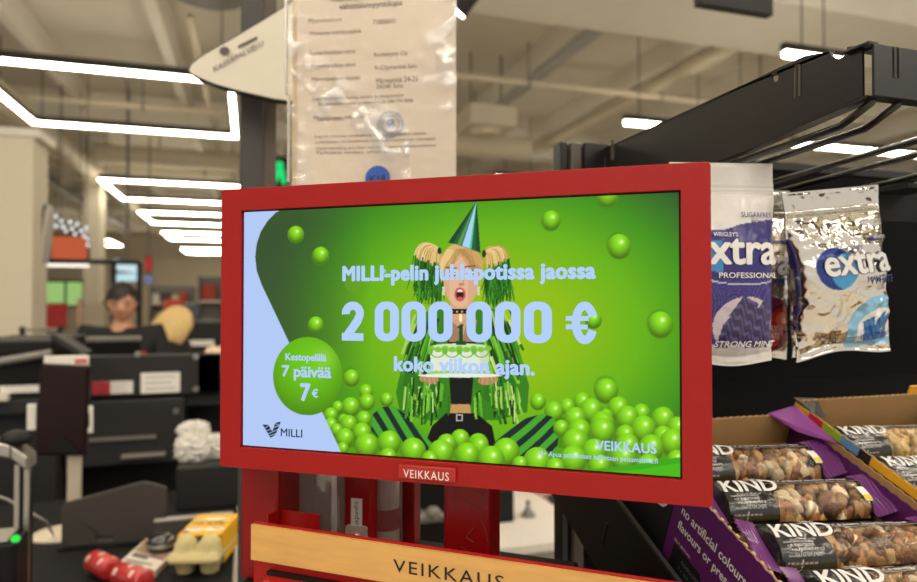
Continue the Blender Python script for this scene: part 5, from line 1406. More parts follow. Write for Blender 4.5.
for (p0, p1) in (((286, 0), (288.5, 95)), ((288.5, 95), (293, 182))):
    (xa, za), (xb, zb_) = al(*p0), al(*p1); m.box(min(xa, xb), min(xa, xb) + .0025, -.004, .001, min(za, zb_), max(za, zb_))
m.build('sleeve_edge', clear('sleeve_weld', (236, 226, 210), .3, .25, diffuse=.4), sv, local=True)
# its stand
MB().box(-.1, .1, .004, .008, zlow + .01, ztop - .02).build('backing_board', mat('backing_card', (206, 190, 160), .7), sv, local=True)
px_ = al(405.5, 500)[0]
MB().tube([(px_, .016, .01), (px_, .016, ztop - .05)], .007, 10).build('stand_pole', M_BLACK, sv, local=True)
MB().lathe([(.085, 0), (.085, .006), (.02, .014)], 28, M=Matrix.Translation((px_, .016, 0))).build('stand_base', M_BLACK, sv, local=True)

# ------------------------------------------------------------------ black hook rack
UR = .42
def ru(px, py): q = PU(px, py, UR); return q.y, q.z          # (v, z) on the plane of the side bracket
vb, zb_ = ru(606, 150); vf, zf = ru(868, 68)
YB = .78                                                       # front of the back panel
RX1 = 1.25
rack = thing('display_rack', 'black metal display rack with a punched side bracket and dark back panel', 'rack', (.8, YB, 0))
top = [ru(605, 147.5), ru(625, 139.5), ru(660, 124), ru(700, 106), ru(740, 86.5), ru(775, 69.5), ru(805, 55.5), ru(822, 53), ru(829.5, 52)]
c_ = ru(838.5, 52); e_ = ru(846.5, 51)
rv, rz = abs(e_[0] - c_[0]), 0.0
notch = [ru(831, 55), ru(834, 58), ru(839, 58.8), ru(843.5, 56.5), ru(846.5, 52)]
end = [ru(847, 47), ru(862, 44.8), ru(862.5, 96)]
bot = [ru(820, 116), ru(740, 151), ru(640, 189), ru(607, 201)]
outl = top + notch + end + bot
hole = [ru(775 + 3.6 * math.cos(2 * math.pi * k / 14), 77 + 5 * math.sin(2 * math.pi * k / 14)) for k in range(14)]
hole2 = [ru(601 + 2.2 * math.cos(2 * math.pi * k / 10) + 2, 145.5 + 9 + 2.6 * math.sin(2 * math.pi * k / 10) - 7) for k in range(10)]
m = MB().plate(outl, lambda a, b, t: (UR + t, a, b), 0, .0022, [hole])
# folded lips along the bracket
lt = [ru(605, 150), ru(740, 88.5), ru(829, 53.5)]
for i in range(2):
    (a, b), (c, d) = lt[i], lt[i + 1]
    m.add([(UR, a, b), (UR, c, d), (UR + .006, c, d + .0012), (UR + .006, a, b + .0012), (UR, a, b + .0022), (UR, c, d + .0022), (UR + .006, c, d + .003), (UR + .006, a, b + .003)], [(0, 1, 2, 3), (7, 6, 5, 4), (0, 4, 5, 1), (1, 5, 6, 2), (2, 6, 7, 3), (3, 7, 4, 0)])
lb = [ru(866.5, 95), ru(740, 151), ru(607, 201)]
for i in range(2):
    (a, b), (c, d) = lb[i], lb[i + 1]
    m.add([(UR, a, b), (UR, c, d), (UR + .011, c, d), (UR + .011, a, b), (UR, a, b - .002), (UR, c, d - .002), (UR + .011, c, d - .002), (UR + .011, a, b - .002)], [(0, 1, 2, 3), (7, 6, 5, 4), (0, 4, 5, 1), (1, 5, 6, 2), (2, 6, 7, 3), (3, 7, 4, 0)])
m.build('side_bracket', M_BLKMET, rack, fix=True)
m = MB()
for (xa, ya, xb_, yb2) in ((797.5, 66, 797.5, 97), (612.5, 140.5, 612.5, 160)):
    m = MB(); a = ru(xa, ya); b = ru(xb_, yb2)
    for dv in (-.0035, .0035): m.tube([(UR, a[0] + dv * .6, a[1]), (UR - .0002, b[0] + dv * .6, b[1])], .0011, 6)
    m.tube([(UR, a[0] - .002, a[1]), (UR, a[0] + .002, a[1])], .0011, 6)
    m.build('slot_rim', mat('worn_edge', (92, 86, 80), .35, metal=.4), rack)
M_EDGE = mat('pale_edge', (190, 178, 150), .4)
# gap at the corner, then the front rail that runs to the side
qa = PU(870, 44, UR); vF = qa.y
zt_ = qa.z; zlo = PU(868, 97, UR).z
m = MB(); m.box(UR + .001, RX1, vF - .0022, vF, zlo, zt_)
m.box(UR + .004, RX1, vF, vF + .012, zt_ - .0022, zt_).box(UR + .004, RX1, vF, vF + .01, zlo, zlo + .002)
m.build('front_rail', M_BLKMET, rack, bevel=.0006)
pa, pb2 = PV(893.5, 49, vF), PV(897, 79, vF)
m = MB()
for dx in (-.0022, .0022): m.tube([(pa.x + dx, vF - .0024, pa.z), (pa.x + dx, vF - .0024, pb2.z)], .001, 6)
m.build('rail_slot_rim', mat('worn_edge_dark', (64, 60, 56), .35, metal=.4), rack)
# hook tab on the corner
m = MB(); h0 = PU(847, 46, UR); h1 = PU(866, 40, UR)
m.box(UR - .004, UR + .006, vF - .002, vF + .019, zt_ - .001, zt_ + .0016)
m.build('corner_tab', M_BLKMET, rack, bevel=.0008)
# bracket end post and uprights
p = PU(584, 150, UR - .004)
m = MB()
q0 = P(554, 141, .84); q1 = P(571, 141, .84); q2 = P(588, 141, .84)
yu = vb + .012
xA0, xA1 = PV(553.5, 150, yu).x, PV(568, 150, yu).x
ztop_ = PV(560, 141.5, yu).z
for (pa_, pb_2) in ((560.5, 567.5),):
    MB().box(PV(pa_, 150, yu).x, PV(pb_2, 150, yu).x, yu, yu + .022, .05, ztop_).build('upright_post', M_BLKMET, rack, bevel=.0015)
xB0, xB1 = PV(571, 150, yu - .004).x, PV(583, 150, yu - .004).x
MB().box(xB0, xB1, yu - .004, yu + .02, .05, ztop_).build('upright_post', mat('upright_worn', (84, 76, 68), .4, metal=.5, scale=60), rack, bevel=.003)
MB().box(xB1 + .0005, UR + .006, yu - .008, yu - .002, zb_ - .05, ztop_ - .001).build('bracket_plate', M_BLKMET, rack)
MB().box(.408, RX1, YB + .045, YB + .06, .05, PV(800, 163, YB).z).build('panel_backing', M_BLACK, rack)
zp = PV(800, 164, YB).z
MB().box(.405, RX1, YB, YB + .045, .05, zp - .012).build('back_panel', mat('back_panel_black', (6, 6, 7), .7, spec=.1), rack)
MB().box(.405, RX1, YB - .004, YB + .05, zp - .012, zp).build('panel_cap', M_BLKMET, rack, bevel=.001)
MB().box(xA0 - .01, RX1, .60, YB + .06, 0, .05).build('base', M_BLACK, rack)

# double-wire hooks under the rail
M_WIRE = mat('black_wire', (22, 21, 20), .3, coat=.3)
def hook(label, u1, u2, zoff=0.0, plate=False):
    t = thing('rack_hook', label, 'hook', ((u1 + u2) / 2, YB, 1.55), group='double-wire hooks of the rack')
    zh = 1.45 + .134 + zoff; sl = math.tan(R(2.6))
    for u in (u1, u2):
        MB().tube([(u, vF + .005, zlo + .001), (u, vF + .006, zlo - .002), (u, vF + .024, zh + .003), (u, vF + .032, zh), (u, vF + .05, zh - .0012), (u, YB - .001, zh - sl * (YB - vF - .03))], .0030, 10).build('wire', M_WIRE, t, smooth=True)
    zb3 = zh - sl * (YB - vF - .03)
    MB().box(u1 - .006, u2 + .006, YB - .004, YB - .0005, zb3 - .02, zb3 + .012).build('back_plate', M_BLACK, t, bevel=.0008)
    if plate:
        MB().box(u1 - .012, u2 + .03, vF + .19, vF + .194, zh - .046, zh - .006).build('label_plate', M_BLACK, t, bevel=.001)
        MB().box(u1 - .002, u2 + .002, vF + .15, vF + .19, zh - .016, zh - .011).build('clip', M_BLACK, t)
    return t
hook('black double-wire hook nearest the punched side bracket', .412 + .016, .452)
hook('black double-wire hook holding the silver bags, second from the side bracket', .523, .566)
hook('black double-wire hook with an empty label plate, third from the side bracket', .648, .690, plate=True)
hook('black double-wire hook at the picture edge, fourth from the side bracket', .765, .807)

# ------------------------------------------------------------------ bags of chewing gum
def gum_bag(name, label, c, w, h, yaw, tilt, paint, texts, seed, metal, wr=1.0, group='chewing gum bags on the hooks', roll=0):
    """stand-up pouch hanging by its header; c = top centre"""
    t = thing(name, label, 'bag', tuple(c), (R(tilt), R(roll), R(yaw)), group)
    n1, n2 = 110, 170
    u = np.linspace(-1, 1, n1); v = np.linspace(0, 1, n2); U, V = np.meshgrid(u, v)      # v from the top down
    wob = 1 - .035 * np.sin(np.clip((V - .2) / .8, 0, 1) * np.pi) * (1 - .4 * V) + .012 * np.sin(V * 23 + seed)
    X = U * w / 2 * wob; Z = -V * h + .003 * np.sin(U * 3 + seed) * (V > .9)
    puff = .020 * np.clip(1 - U ** 4, 0, 1) ** .7 * np.sin(np.clip((V - .15) / .80, 0, 1) * np.pi) ** .6
    r1 = np.abs(vnoise(n2, n1, 7, seed, 3) - .5); r2 = np.abs(vnoise(n2, n1, 15, seed + 9, 2) - .5); r3 = np.abs(vnoise(n2, n1, 3, seed + 21, 2) - .5)
    wrk = (-.010 * r3 - .006 * r1 - .004 * r2) * wr * np.clip((V - .05) * 6, .45, 1) * (1 - .75 * np.exp(-((V - .52) / .09) ** 2))
    rib = .0008 * np.sin(V * h * 2 * np.pi / .006) * ((V > .11) & (V < .16))
    D = puff + wrk + rib + .0025
    D = np.where((V < .012) | (V > .988) | (abs(U) > .985), .0008, D)
    hole = (np.abs(U) < .09) & (np.abs(V - .055) < .012)
    cols = np.ones((n2, n1, 4)); rgb, met = paint(X, -Z, w, h); cols[..., :3] = lin(rgb); cols[..., 3] = met
    m = MB().grid(np.stack([X, -D, Z], -1)[::-1], cols=cols[::-1])
    back = cols.copy()
    m.grid(np.stack([X, D * .8 + 0, Z], -1), cols=back)
    bag = m.build('pouch', vmat('pouch_film_%s' % seed, .15 if metal else .30, 'alpha', coat=.2), t, local=True, smooth=True)
    def surf(x, z):
        uu = min(max(x / (w / 2), -1), 1); vv = min(max(-z / h, 0), 1)
        i = int(round(vv * (n2 - 1))); j = int(round((uu + 1) / 2 * (n1 - 1)))
        i0, i1, j0, j1 = max(0, i - 5), min(n2, i + 6), max(0, j - 5), min(n1, j + 6)
        return -float(D[i0:i1, j0:j1].max()) - .0004
    m = MB(); mats = []; mi = {}
    if metal: texts = [('extra', q[1] + .0007, q[2] - .0007, q[3] + .0006, q[4] + .0004, .09, (104, 108, 124), q[7]) for q in texts if q[0] == 'extra'] + texts
    kx = 1.0 if not metal else w / .106
    for (s, x, z, tw, th, bold, col, shear) in texts:
        x *= kx; tw *= kx
        if col not in mi: mi[col] = len(mats); mats.append(mat('print_%s_%d' % (seed, len(mats)), col, .4))
        y0 = surf(x + tw / 2, z + th / 2)
        off = 0 if col != (104, 108, 124) else .0003
        m.text(s, lambda a, b: (a, surf(a, b) - .0004 + off, b), x, z, tw, th, mi[col], bold, shear=shear, cuts=(max(4, int(tw / .006)), max(3, int(th / .004))))
    m.build('lettering', mats, t, local=True)
    MB().tube([(-w * .47, -.0022, -h * .135), (w * .47, -.0022, -h * .135)], .0009, 6).tube([(-w * .47, -.0022, -h * .152), (w * .47, -.0022, -h * .152)], .0009, 6).build('zip_seal', vmatless[metal], t, local=True)
    return t
vmatless = {True: mat('zip_silver', (200, 198, 192), .25, metal=.9), False: mat('zip_white', (226, 222, 216), .35)}
def inside(X, Y, pts):
    k = np.zeros(X.shape, bool)
    for i in range(len(pts)):
        (x0, y0), (x1, y1) = pts[i], pts[i - 1]
        if y0 == y1: continue
        k ^= ((y0 > Y) != (y1 > Y)) & (X < (x1 - x0) * (Y - y0) / (y1 - y0) + x0)
    return k
def leafy(rgb, a, b, R0, cx, cy, c1, c2, pts):
    k = inside(a, b, pts); v = np.sin((a - b * .7) * 900 + np.sin(a * 600) * 2)
    rgb[k] = c1; rgb[k & (v > .45)] = c2
def p_purple(X, Y, w, h):                       # white top, violet body, pale oval with leaves
    a, b = X / w + .5, Y / h
    rgb = np.zeros(X.shape + (3,)); rgb[:] = (222, 218, 214); met = np.zeros(X.shape)
    k = inside(a, b, [(-.1, .34), (.45, .34), (.62, .31), (1.1, .27), (1.1, .89), (-.1, .92)]); rgb[k] = (44, 34, 116)
    e = ((a - .40) / .42) ** 2 + ((b - .47) / .075) ** 2; rgb[(e < 1.0) & (a < .42)] = (60, 140, 206)
    ring = np.abs(((a - .15) ** 2 * 1.2 + (b - .72) ** 2 * 3) * 60 % 1 - .5) < .12; rgb[k & ring & (b > .58)] = (88, 72, 160)
    e = ((a - .66) / .30) ** 2 + ((b - .80) / .135) ** 2; rgb[e < 1] = (206, 196, 206)
    for q in ([(.42, .92), (.46, .80), (.62, .70), (.72, .74), (.74, .92)], [(.66, .92), (.70, .76), (.84, .68), (.95, .74), (.95, .92)], [(.5, .76), (.62, .66), (.78, .70), (.7, .8)]): leafy(rgb, a * w, b * h, 0, 0, 0, (44, 36, 84), (92, 84, 138), [(i * w, j * h) for i, j in q])
    e = np.abs(((a - .62) / .40) ** 2 + ((b - .555) / .05) ** 2 - 1) < .10; rgb[e & (b > .555) & k] = (216, 212, 226)
    return rgb, met
def p_silver(X, Y, w, h):
    a, b = X / w + .5, Y / h
    rgb = np.zeros(X.shape + (3,)); rgb[:] = (222, 216, 206); met = np.ones(X.shape)
    e1 = ((a - .36) / .20) ** 2 + ((b - .475) / .125) ** 2
    k = (e1 < 1); rgb[k] = (26, 58, 138); met[k] = .2
    e2 = ((a - .48) / .20) ** 2 + ((b - .50) / .11) ** 2; k2 = k & (e2 < 1); rgb[k2] = (70, 152, 204)
    k = inside(a, b, [(.72, .31), (.93, .31), (.93, .335), (.72, .335)]); rgb[k] = (40, 60, 130); met[k] = .1
    e = ((a - .80) / .33) ** 2 + ((b - .86) / .20) ** 2; k = (e < 1) & (b < .965) & (a < .985); rgb[k] = (136, 190, 222); met[k] = .25
    e = ((a - .82) / .24) ** 2 + ((b - .88) / .145) ** 2; k = (e < 1) & (b < .93); rgb[k] = (226, 226, 222); met[k] = .1
    for q in ([(.66, .93), (.64, .81), (.74, .78), (.80, .93)], [(.74, .93), (.78, .80), (.86, .75), (.90, .93)], [(.84, .93), (.86, .79), (.93, .77), (.96, .93)]):
        kk = inside(a, b, q); v = np.sin((a * 1.3 - b) * 90); rgb[kk] = (58, 124, 186); rgb[kk & (v > .3)] = (36, 92, 160); met[kk] = .1
    return rgb, met
def p_berry(X, Y, w, h):
    a, b = X / w + .5, Y / h
    rgb = np.zeros(X.shape + (3,)); rgb[:] = (224, 218, 208); met = np.ones(X.shape) * .8
    k = inside(a, b, [(.55, .30), (.95, .30), (.95, .325), (.55, .325)]); rgb[k] = (40, 50, 120); met[k] = 0
    e1 = ((a - .30) / .22) ** 2 + ((b - .475) / .125) ** 2; k = e1 < 1; rgb[k] = (30, 50, 130); met[k] = .2
    e = ((a - .62) / .42) ** 2 + ((b - .80) / .18) ** 2; k = e < 1; rgb[k] = (112, 26, 66); met[k] = 0
    for (x, y, r) in ((.5, .80, .16), (.72, .84, .17), (.6, .9, .14), (.85, .76, .12)):
        e = ((a - x) / r) ** 2 + ((b - y) / (r * .62)) ** 2; k = e < 1; rgb[k] = (186, 44, 40); rgb[k & (e < .35)] = (222, 110, 84); met[k] = 0
    return rgb, met
WHT, NAVY, VIO, INKC = (236, 234, 232), (36, 44, 120), (58, 44, 130), (24, 22, 30)
# violet bag
d = .60; q = P(721, 163, d)
gum_bag('gum_bag', 'white and violet chewing gum bag, half hidden by the red screen', q, .098, .182, -13, 2, p_purple,
        [('extra', -.038, -.093, .081, .0235, .05, WHT, 0), ('PROFESSIONAL', -.012, -.1045, .056, .0048, .02, WHT, 0), ('STRONG MINT', -.0105, -.1665, .058, .0055, .02, WHT, .15), ('SUGARFREE', .011, -.0505, .030, .0046, .02, VIO, 0), ('PELLETS', .020, -.0575, .022, .0042, .01, VIO, 0), ("WRIGLEY'S", -.016, -.068, .022, .004, .01, WHT, 0)], 4, False, .5)
# berry bag behind
d = .70; q = P(743, 190, d)
gum_bag('gum_bag', 'silver chewing gum bag with a red berry picture, between the violet and the mint bag', q, .105, .180, -10, 2, p_berry,
        [('extra', -.042, -.09, .086, .023, .05, WHT, 0), ('WHITE', .008, -.101, .036, .0072, .02, VIO, 0), ('RASPBERRY', -.01, -.149, .042, .006, .02, WHT, 0), ('POMEGRANATE', -.01, -.157, .045, .006, .02, WHT, 0)], 13, True, .7)
# mint bag in front
d = .62; q = P(830, 189, d)
gum_bag('gum_bag', 'shiny silver chewing gum bag with a blue mint leaf in a pale blue ring', q, .098, .156, -10, 2, p_silver,
        [('extra', -.030, -.081, .074, .021, .045, WHT, -.02), ('WHITE', .016, -.0915, .032, .007, .015, NAVY, -.02), ('SWEETMINT', .010, -.1425, .038, .0048, .02, NAVY, 0), ('WHITE', .028, -.0505, .016, .003, .0, WHT, 0), ("WRIGLEY'S", -.006, -.0585, .020, .0036, .01, NAVY, 0), ('x20', -.033, -.143, .016, .006, .01, INKC, 0)], 27, True, 1.1, roll=-6)
d = .67; q = P(829, 194, d)
gum_bag('gum_bag', 'silver chewing gum bag hanging behind the mint leaf bag, only its edges showing', q, .101, .160, -7, 1, p_silver,
        [('extra', -.030, -.083, .074, .021, .045, WHT, -.02), ('SWEETMINT', .010, -.1465, .038, .0048, .02, NAVY, 0)], 33, True, .9, roll=-3)

# ------------------------------------------------------------------ nut bar boxes on the sloping shelf
SL = R(23)
B0 = Vector((.345, .4376, EYE.z - .1634))               # a point on the rim of the first box's near wall
SP = Vector((UR, .30, 0))
def slope_pt(u, s, n): return Vector((u, B0.y + s * math.cos(SL) - n * math.sin(SL), B0.z + s * math.sin(SL) + n * math.cos(SL)))
Ms = Matrix.Translation(B0) @ Matrix.Rotation(SL, 4, 'X')   # local: x across, y up the slope, z off the slope; origin on the rim
M_CARD = mat('brown_cardboard', (156, 120, 76), .8, var=.08, scale=60)
M_PURP = mat('violet_box_print', (88, 24, 92), .5, var=.05)
M_BOXB = mat('box_black_print', (20, 17, 18), .5)
# the shelf under the boxes
shelf = thing('sloping_shelf', 'black sloping shelf with side panels under the snack boxes', 'shelf', tuple(B0), (SL, 0, 0))
HB = .078
s0, s1 = -.23, .322
MB().box(-.012, .8, s0, s1, -HB - .006, -HB - .001).build('tray', mat('shelf_mat', (7, 6, 7), .8, spec=.08), shelf, local=True)
MB().box(-.0145, -.012, s0, s1, -HB - .075, -HB + .012).build('side_panel', mat('shelf_side', (14, 11, 11), .4), shelf, local=True)
MB().box(-.0155, -.0115, s0, s1, -HB + .011, -HB + .0135).build('edge_rim', mat('shelf_edge_highlight', (78, 72, 68), .35, metal=.5), shelf, local=True)  # pale rim colour stands for the highlight along the shelf edge
m = MB()
for s in (.10, .02, -.06): m.box(-.0153, -.0145, s, s + .004, -HB - .045, -HB - .02)
m.build('punched_slot', M_INK, shelf, local=True)
MB().box(-.012, .8, s0 - .003, s0, -HB - .03, -HB + .03).build('front_lip', M_BLKMET, shelf, local=True)
zf_ = 1.0
ys, ye = B0.y + s0 * math.cos(SL) + .05, B0.y + s1 * math.cos(SL) - .03

def zig(y0, y1, z, n, amp): return [(y0 + (y1 - y0) * k / n, z + (amp if k % 2 else 0)) for k in range(n + 1)]
def tray_box(name, label, x0, x1, y0, y1, hl, hr, hb, face_mats, floor=-.030, front=True):
    t = thing(name, label, 'box', tuple(B0), (SL, 0, 0), 'open snack boxes on the sloping shelf'); th = .0025
    M1, Min = face_mats
    lw = [(y0, -HB), (y1, -HB), (y1, hl + .004)] + zig(y1 - .004, y0, hl, 60, .0012) + [(y0, hl - .02)]
    MB().plate(lw, lambda a, b, s: (s, a, b), x0, x0 + .0006).build('printed_face', M1, t, local=True, fix=True)
    MB().plate(lw, lambda a, b, s: (s, a, b), x0 + .0006, x0 + th).build('side_wall', M_CARD, t, local=True, fix=True)
    rw = [(y0, -HB), (y1, -HB), (y1, hr + .004)] + zig(y1 - .004, y0, hr, 60, .0012) + [(y0, hr - .02)]
    MB().plate(rw, lambda a, b, s: (s, a, b), x1 - th, x1).build('side_wall', M_CARD, t, local=True, fix=True)
    MB().plate(rw[:3] + [(q[0], q[1] - .006) for q in rw[3:]], lambda a, b, s: (s, a, b), x1 - th - .0006, x1 - th).build('inner_lining', Min, t, local=True, fix=True)
    bw = [(x0, -HB), (x1, -HB), (x1, hb)] + zig(x1, x0, hb, 50, .0012)[1:]
    MB().plate(bw, lambda a, b, s: (a, s, b), y1 - th, y1).build('back_wall', M_CARD, t, local=True, fix=True)
    MB().box(x0 + th, x1 - th, y0, y1 - th, floor - .004, floor).build('inner_floor', M_CARD, t, local=True)
    MB().box(x0, x1, y0, y1, -HB, -HB + .002).build('bottom', M_CARD, t, local=True)
    if front: MB().box(x0, x1, y0 - .0015, y0, -HB, floor + .012).build('front_wall', M1, t, local=True)
    return t
BX1 = .190
box1 = tray_box('snack_box', 'violet open cardboard box of nut bars with white writing on its side', 0, BX1, -.20, .118, 0, .004, .003, (M_PURP, M_PURP))
# black end of the printed face with a part of the word, and the writing
yk = .037
MB().plate([(yk, -HB + .0005), (.1175, -HB + .0005), (.1175, .002), (yk + .004, -.001)], lambda a, b, s: (s, a, b), -.0004, 0).build('black_print', M_BOXB, box1, local=True, fix=True)
m = MB()
side = lambda y, z: (-.0006, -y, z)
def wtext(s, y, z, w, h, bold, mi=0): m.text(s, side, -y, z, w, h, mi, bold)
wtext('no artificial colours', .0275, -.0262, .080, .0086, .02)
wtext('flavours or preservatives', .0275, -.0430, .100, .0108, .02)
wtext('KIND', .112, -.0400, .067, .024, .05)
wtext('BEST BEFORE', .0265, -.0530, .022, .0022, 0)
m.build('lettering', M_WHITEINK, box1, local=True)
MB().plate([(-.022, -.0778), (.026, -.0778), (.026, -.0555), (-.010, -.0555)], lambda a, b, s: (s, a, b), -.0003, 0).build('date_field', M_BOXB, box1, local=True, fix=True)
m = MB(); wtext('03/05/2025', .012, -.0655, .026, .0035, 0); wtext('11 05 27', .013, -.073, .022, .0035, 0); m.build('date_print', mat('grey_stamp', (120, 112, 116), .6), box1, local=True)
# folded violet corner flap
fl = [(BX1 - .002, .172, .031), (BX1 - .052, .171, .030), (BX1 - .046, .120, .022), (BX1 - .004, .070, .013)]
m = MB(); m.add([(BX1 - .036, .117, .006), (BX1 - .003, .119, .012), (BX1 - .0008, .060, .005), (BX1 - .022, .090, .001)] , [(0, 1, 2, 3)])
m.add([(BX1 - .036, .1175, .0052), (BX1 - .003, .1195, .0112), (BX1 - .0008, .0605, .0042), (BX1 - .022, .0905, .0002)], [(3, 2, 1, 0)])
m.build('corner_flap', mat('violet_flap', (128, 48, 132), .5), box1, local=True)
m = MB()
for k in range(34): m.ball((.0012, .113 - .009 * k, .0016), (.0016, .0022, .0012), 6)
m.build('torn_fibres', mat('torn_card', (190, 164, 126), .9), box1, local=True)
box2x0 = BX1 + .0025
box2 = tray_box('snack_box', 'open cardboard box of yellow nut bars with a coloured stripe edge, behind the divider', box2x0, box2x0 + .19, -.20, .125, .012, .012, .014, (M_BOXB, M_CARD))
# coloured stripe on the rim of its near wall
cols = [((214, 160, 40), .124, .104), ((190, 38, 36), .104, .086), ((150, 176, 40), .086, .063), ((96, 142, 190), .063, .042), ((22, 20, 22), .042, .029), ((222, 164, 30), .029, -.20)]
for c, ya, yb in cols:
    MB().box(box2x0 - .0007, box2x0 - .0001, yb, ya, .0045, .0128).build('edge_stripe', mat('stripe_print', c, .5), box2, local=True)
m = MB(); a = box2x0
m.add([(a, .128, .016), (a + .030, .127, .014), (a + .026, .105, .004), (a + .002, .100, .013)], [(0, 1, 2, 3)]); m.add([(a, .1285, .015), (a + .030, .1275, .013), (a + .026, .1055, .003), (a + .002, .1005, .012)], [(3, 2, 1, 0)])
m.build('corner_flap', mat('dark_flap', (44, 42, 42), .5), box2, local=True)

# the bars
def nut_bar(label, seed, palette, strip, right_fin, main):
    t = thing('nut_bar', label, 'snack bar', (0, 0, 0), group='wrapped nut bars in the open boxes')
    Lb, Wb, T = .150, .047, .0215
    n1, n2 = 150, 60
    u = np.linspace(-1, 1, n1); v = np.linspace(-1, 1, n2); U, V = np.meshgrid(u, v)
    prof = np.clip(1 - np.abs(V) ** 2.4, 0, 1) ** .6; endt = np.clip((1 - np.abs(U)) / .08, 0, 1) ** .5
    wrn = (vnoise(n2, n1, 6, seed + 50, 3) - .5) * .0016
    Zt = (T * prof + wrn) * endt + .0008
    X = U * Lb / 2; Y = V * Wb / 2
    a, b = U * .5 + .5, V * .5 + .5                 # b: 0 front edge, 1 back edge
    wl = .335 - .045 * b + .012 * np.sin(b * 5)
    win = (a > wl) & (a < .955) & (b > .05) & (b < .70)
    win |= (a > wl + .10) & (a < .955) & (b > .80) & (b < .95)
    rgb = np.zeros(X.shape + (3,)); rgb[:] = (20, 18, 19)
    rgb[(b > .93) & (a < .42)] = (206, 176, 60); rgb[(b > .84) & (b < .93) & (a > .25) & (a < .47)] = (214, 208, 204)
    rgb[(b > .700) & (b < .80) & (a > wl)] = (30, 26, 28); rgb[(abs(b - .805) < .008) & (a > wl)] = (190, 184, 178); rgb[(abs(b - .695) < .008) & (a > wl)] = (190, 184, 178)
    for k in range(5):
        zz = .14 + .085 * k; rgb[(abs(b - zz) < .011) & (a > .06 + .012 * k) & (a < .24 + .03 * math.sin(k * 2.1)) & ((np.floor(a * 190 + k) % 5) < 4)] = (150, 146, 146)
    rgb[(abs(((a - .10) / .05) ** 2 + ((b - .22) / .2) ** 2 - 1) < .06) & (a > .11) & (b < .34)] = (190, 186, 186)
    cols = np.ones((n2, n1, 4)); cols[..., :3] = lin(rgb)
    sk = win[:-1, :-1] & win[1:, 1:] & win[:-1, 1:] & win[1:, :-1]
    pts = np.stack([X, Y, Zt], -1)
    m = MB().grid(pts, cols=cols, skip=sk)
    m.grid(np.stack([X, Y, np.zeros_like(X)], -1)[::-1], cols=cols)
    wrp = m.build('wrapper', vmat('bar_wrapper_%d' % seed, .24, coat=.4), t, local=True, smooth=True)
    MB().grid(pts, skip=~sk).build('clear_window', NUTFILM, t, local=True, smooth=True)
    # nuts under the film
    rg = np.random.RandomState(seed); h1, h2 = 260, 84
    u = np.linspace(-.34, .95, h1); v = np.linspace(-.92, .94, h2); U2, V2 = np.meshgrid(u, v)
    X2, Y2 = U2 * Lb / 2, V2 * Wb / 2
    Hm = np.full(X2.shape, -.010); C = np.zeros(X2.shape + (3,)); C[:] = palette[0]
    for k in range(105):
        cx, cy = rg.uniform(X2.min(), X2.max()), rg.uniform(Y2.min(), Y2.max()); an = rg.rand() * 3.14
        ra, rb, rc = rg.uniform(.0044, .0080), rg.uniform(.0034, .0054), rg.uniform(.0035, .006); z0 = rg.uniform(-.0075, -.0028)
        dx, dy = (X2 - cx) * math.cos(an) + (Y2 - cy) * math.sin(an), -(X2 - cx) * math.sin(an) + (Y2 - cy) * math.cos(an)
        e = (dx / ra) ** 2 + (dy / rb) ** 2 + .12 * np.sin(dx * 1500 + k) * np.sin(dy * 1300); zz = z0 + rc * np.sqrt(np.clip(1 - e, 0, 1))
        k2 = (e < 1) & (zz > Hm); Hm[k2] = zz[k2]
        c = np.array(palette[1 + rg.randint(len(palette) - 1)], float) * rg.uniform(.85, 1.12)
        if rg.rand() < .3: c2 = c[None] * (1 + .25 * np.sin(dx[k2] * 900))[:, None]; C[k2] = c2
        else: C[k2] = c
    C *= .86
    Hm = np.minimum(Hm, 0) - .0002
    base = (T * np.clip(1 - np.abs(V2) ** 2.4, 0, 1) ** .6) * np.clip((1 - np.abs(U2)) / .08, 0, 1) ** .5 - .0009
    Zn = np.maximum(base + Hm, .0006)
    cc = np.ones(X2.shape + (4,)); cc[..., :3] = lin(np.clip(C, 0, 255))
    MB().grid(np.stack([X2, Y2, Zn], -1), cols=cc).build('nuts', vmat('nut_mix_%d' % seed, .45, coat=.25), t, local=True, smooth=True)
    # crimped end fins
    for s in (-1, 1):
        n = 26; uu = np.linspace(0, 1, n); vv = np.linspace(-1, 1, 30); A_, B_ = np.meshgrid(uu, vv)
        xx = s * (Lb / 2 - .003 + .021 * A_) + s * .0012 * (A_ > .96) * np.sign(np.sin(B_ * 40)); yy = B_ * Wb * .47 * (1 - .08 * A_)
        zz = .008 + .0035 * (1 - A_ * .5) + .0006 * np.sin(A_ * 40) + .0012 * np.sin(B_ * 5 + seed) * A_ + (.008 * A_ * right_fin if s > 0 else .010 * A_)
        g = np.stack([xx, yy, zz], -1)
        MB().grid(g if s > 0 else g[:, ::-1]).build('end_fin', FIN, t, local=True, smooth=True)
    # printing that sits on the film
    def surf(x, y):
        j = int(np.clip(round((x / (Lb / 2) + 1) / 2 * (n1 - 1)), 0, n1 - 1)); i = int(np.clip(round((y / (Wb / 2) + 1) / 2 * (n2 - 1)), 0, n2 - 1))
        return float(Zt[max(0, i - 1):i + 2, max(0, j - 1):j + 2].max()) + .0003
    fs = lambda x, y: (x, y, surf(x, y))
    m = MB()
    m.text('KIND', fs, -Lb / 2 + .006, .0005, .053, .0145, bold=.045, shear=.12, cuts=(4, 10))
    m.text(strip, fs, -Lb / 2 + .056, Wb * .216, .078, .0022, bold=.015, cuts=(4, 2))
    if main: m.text('NEW', fs, -Lb / 2 + .040, Wb * .365, .014, .0020, bold=.02)
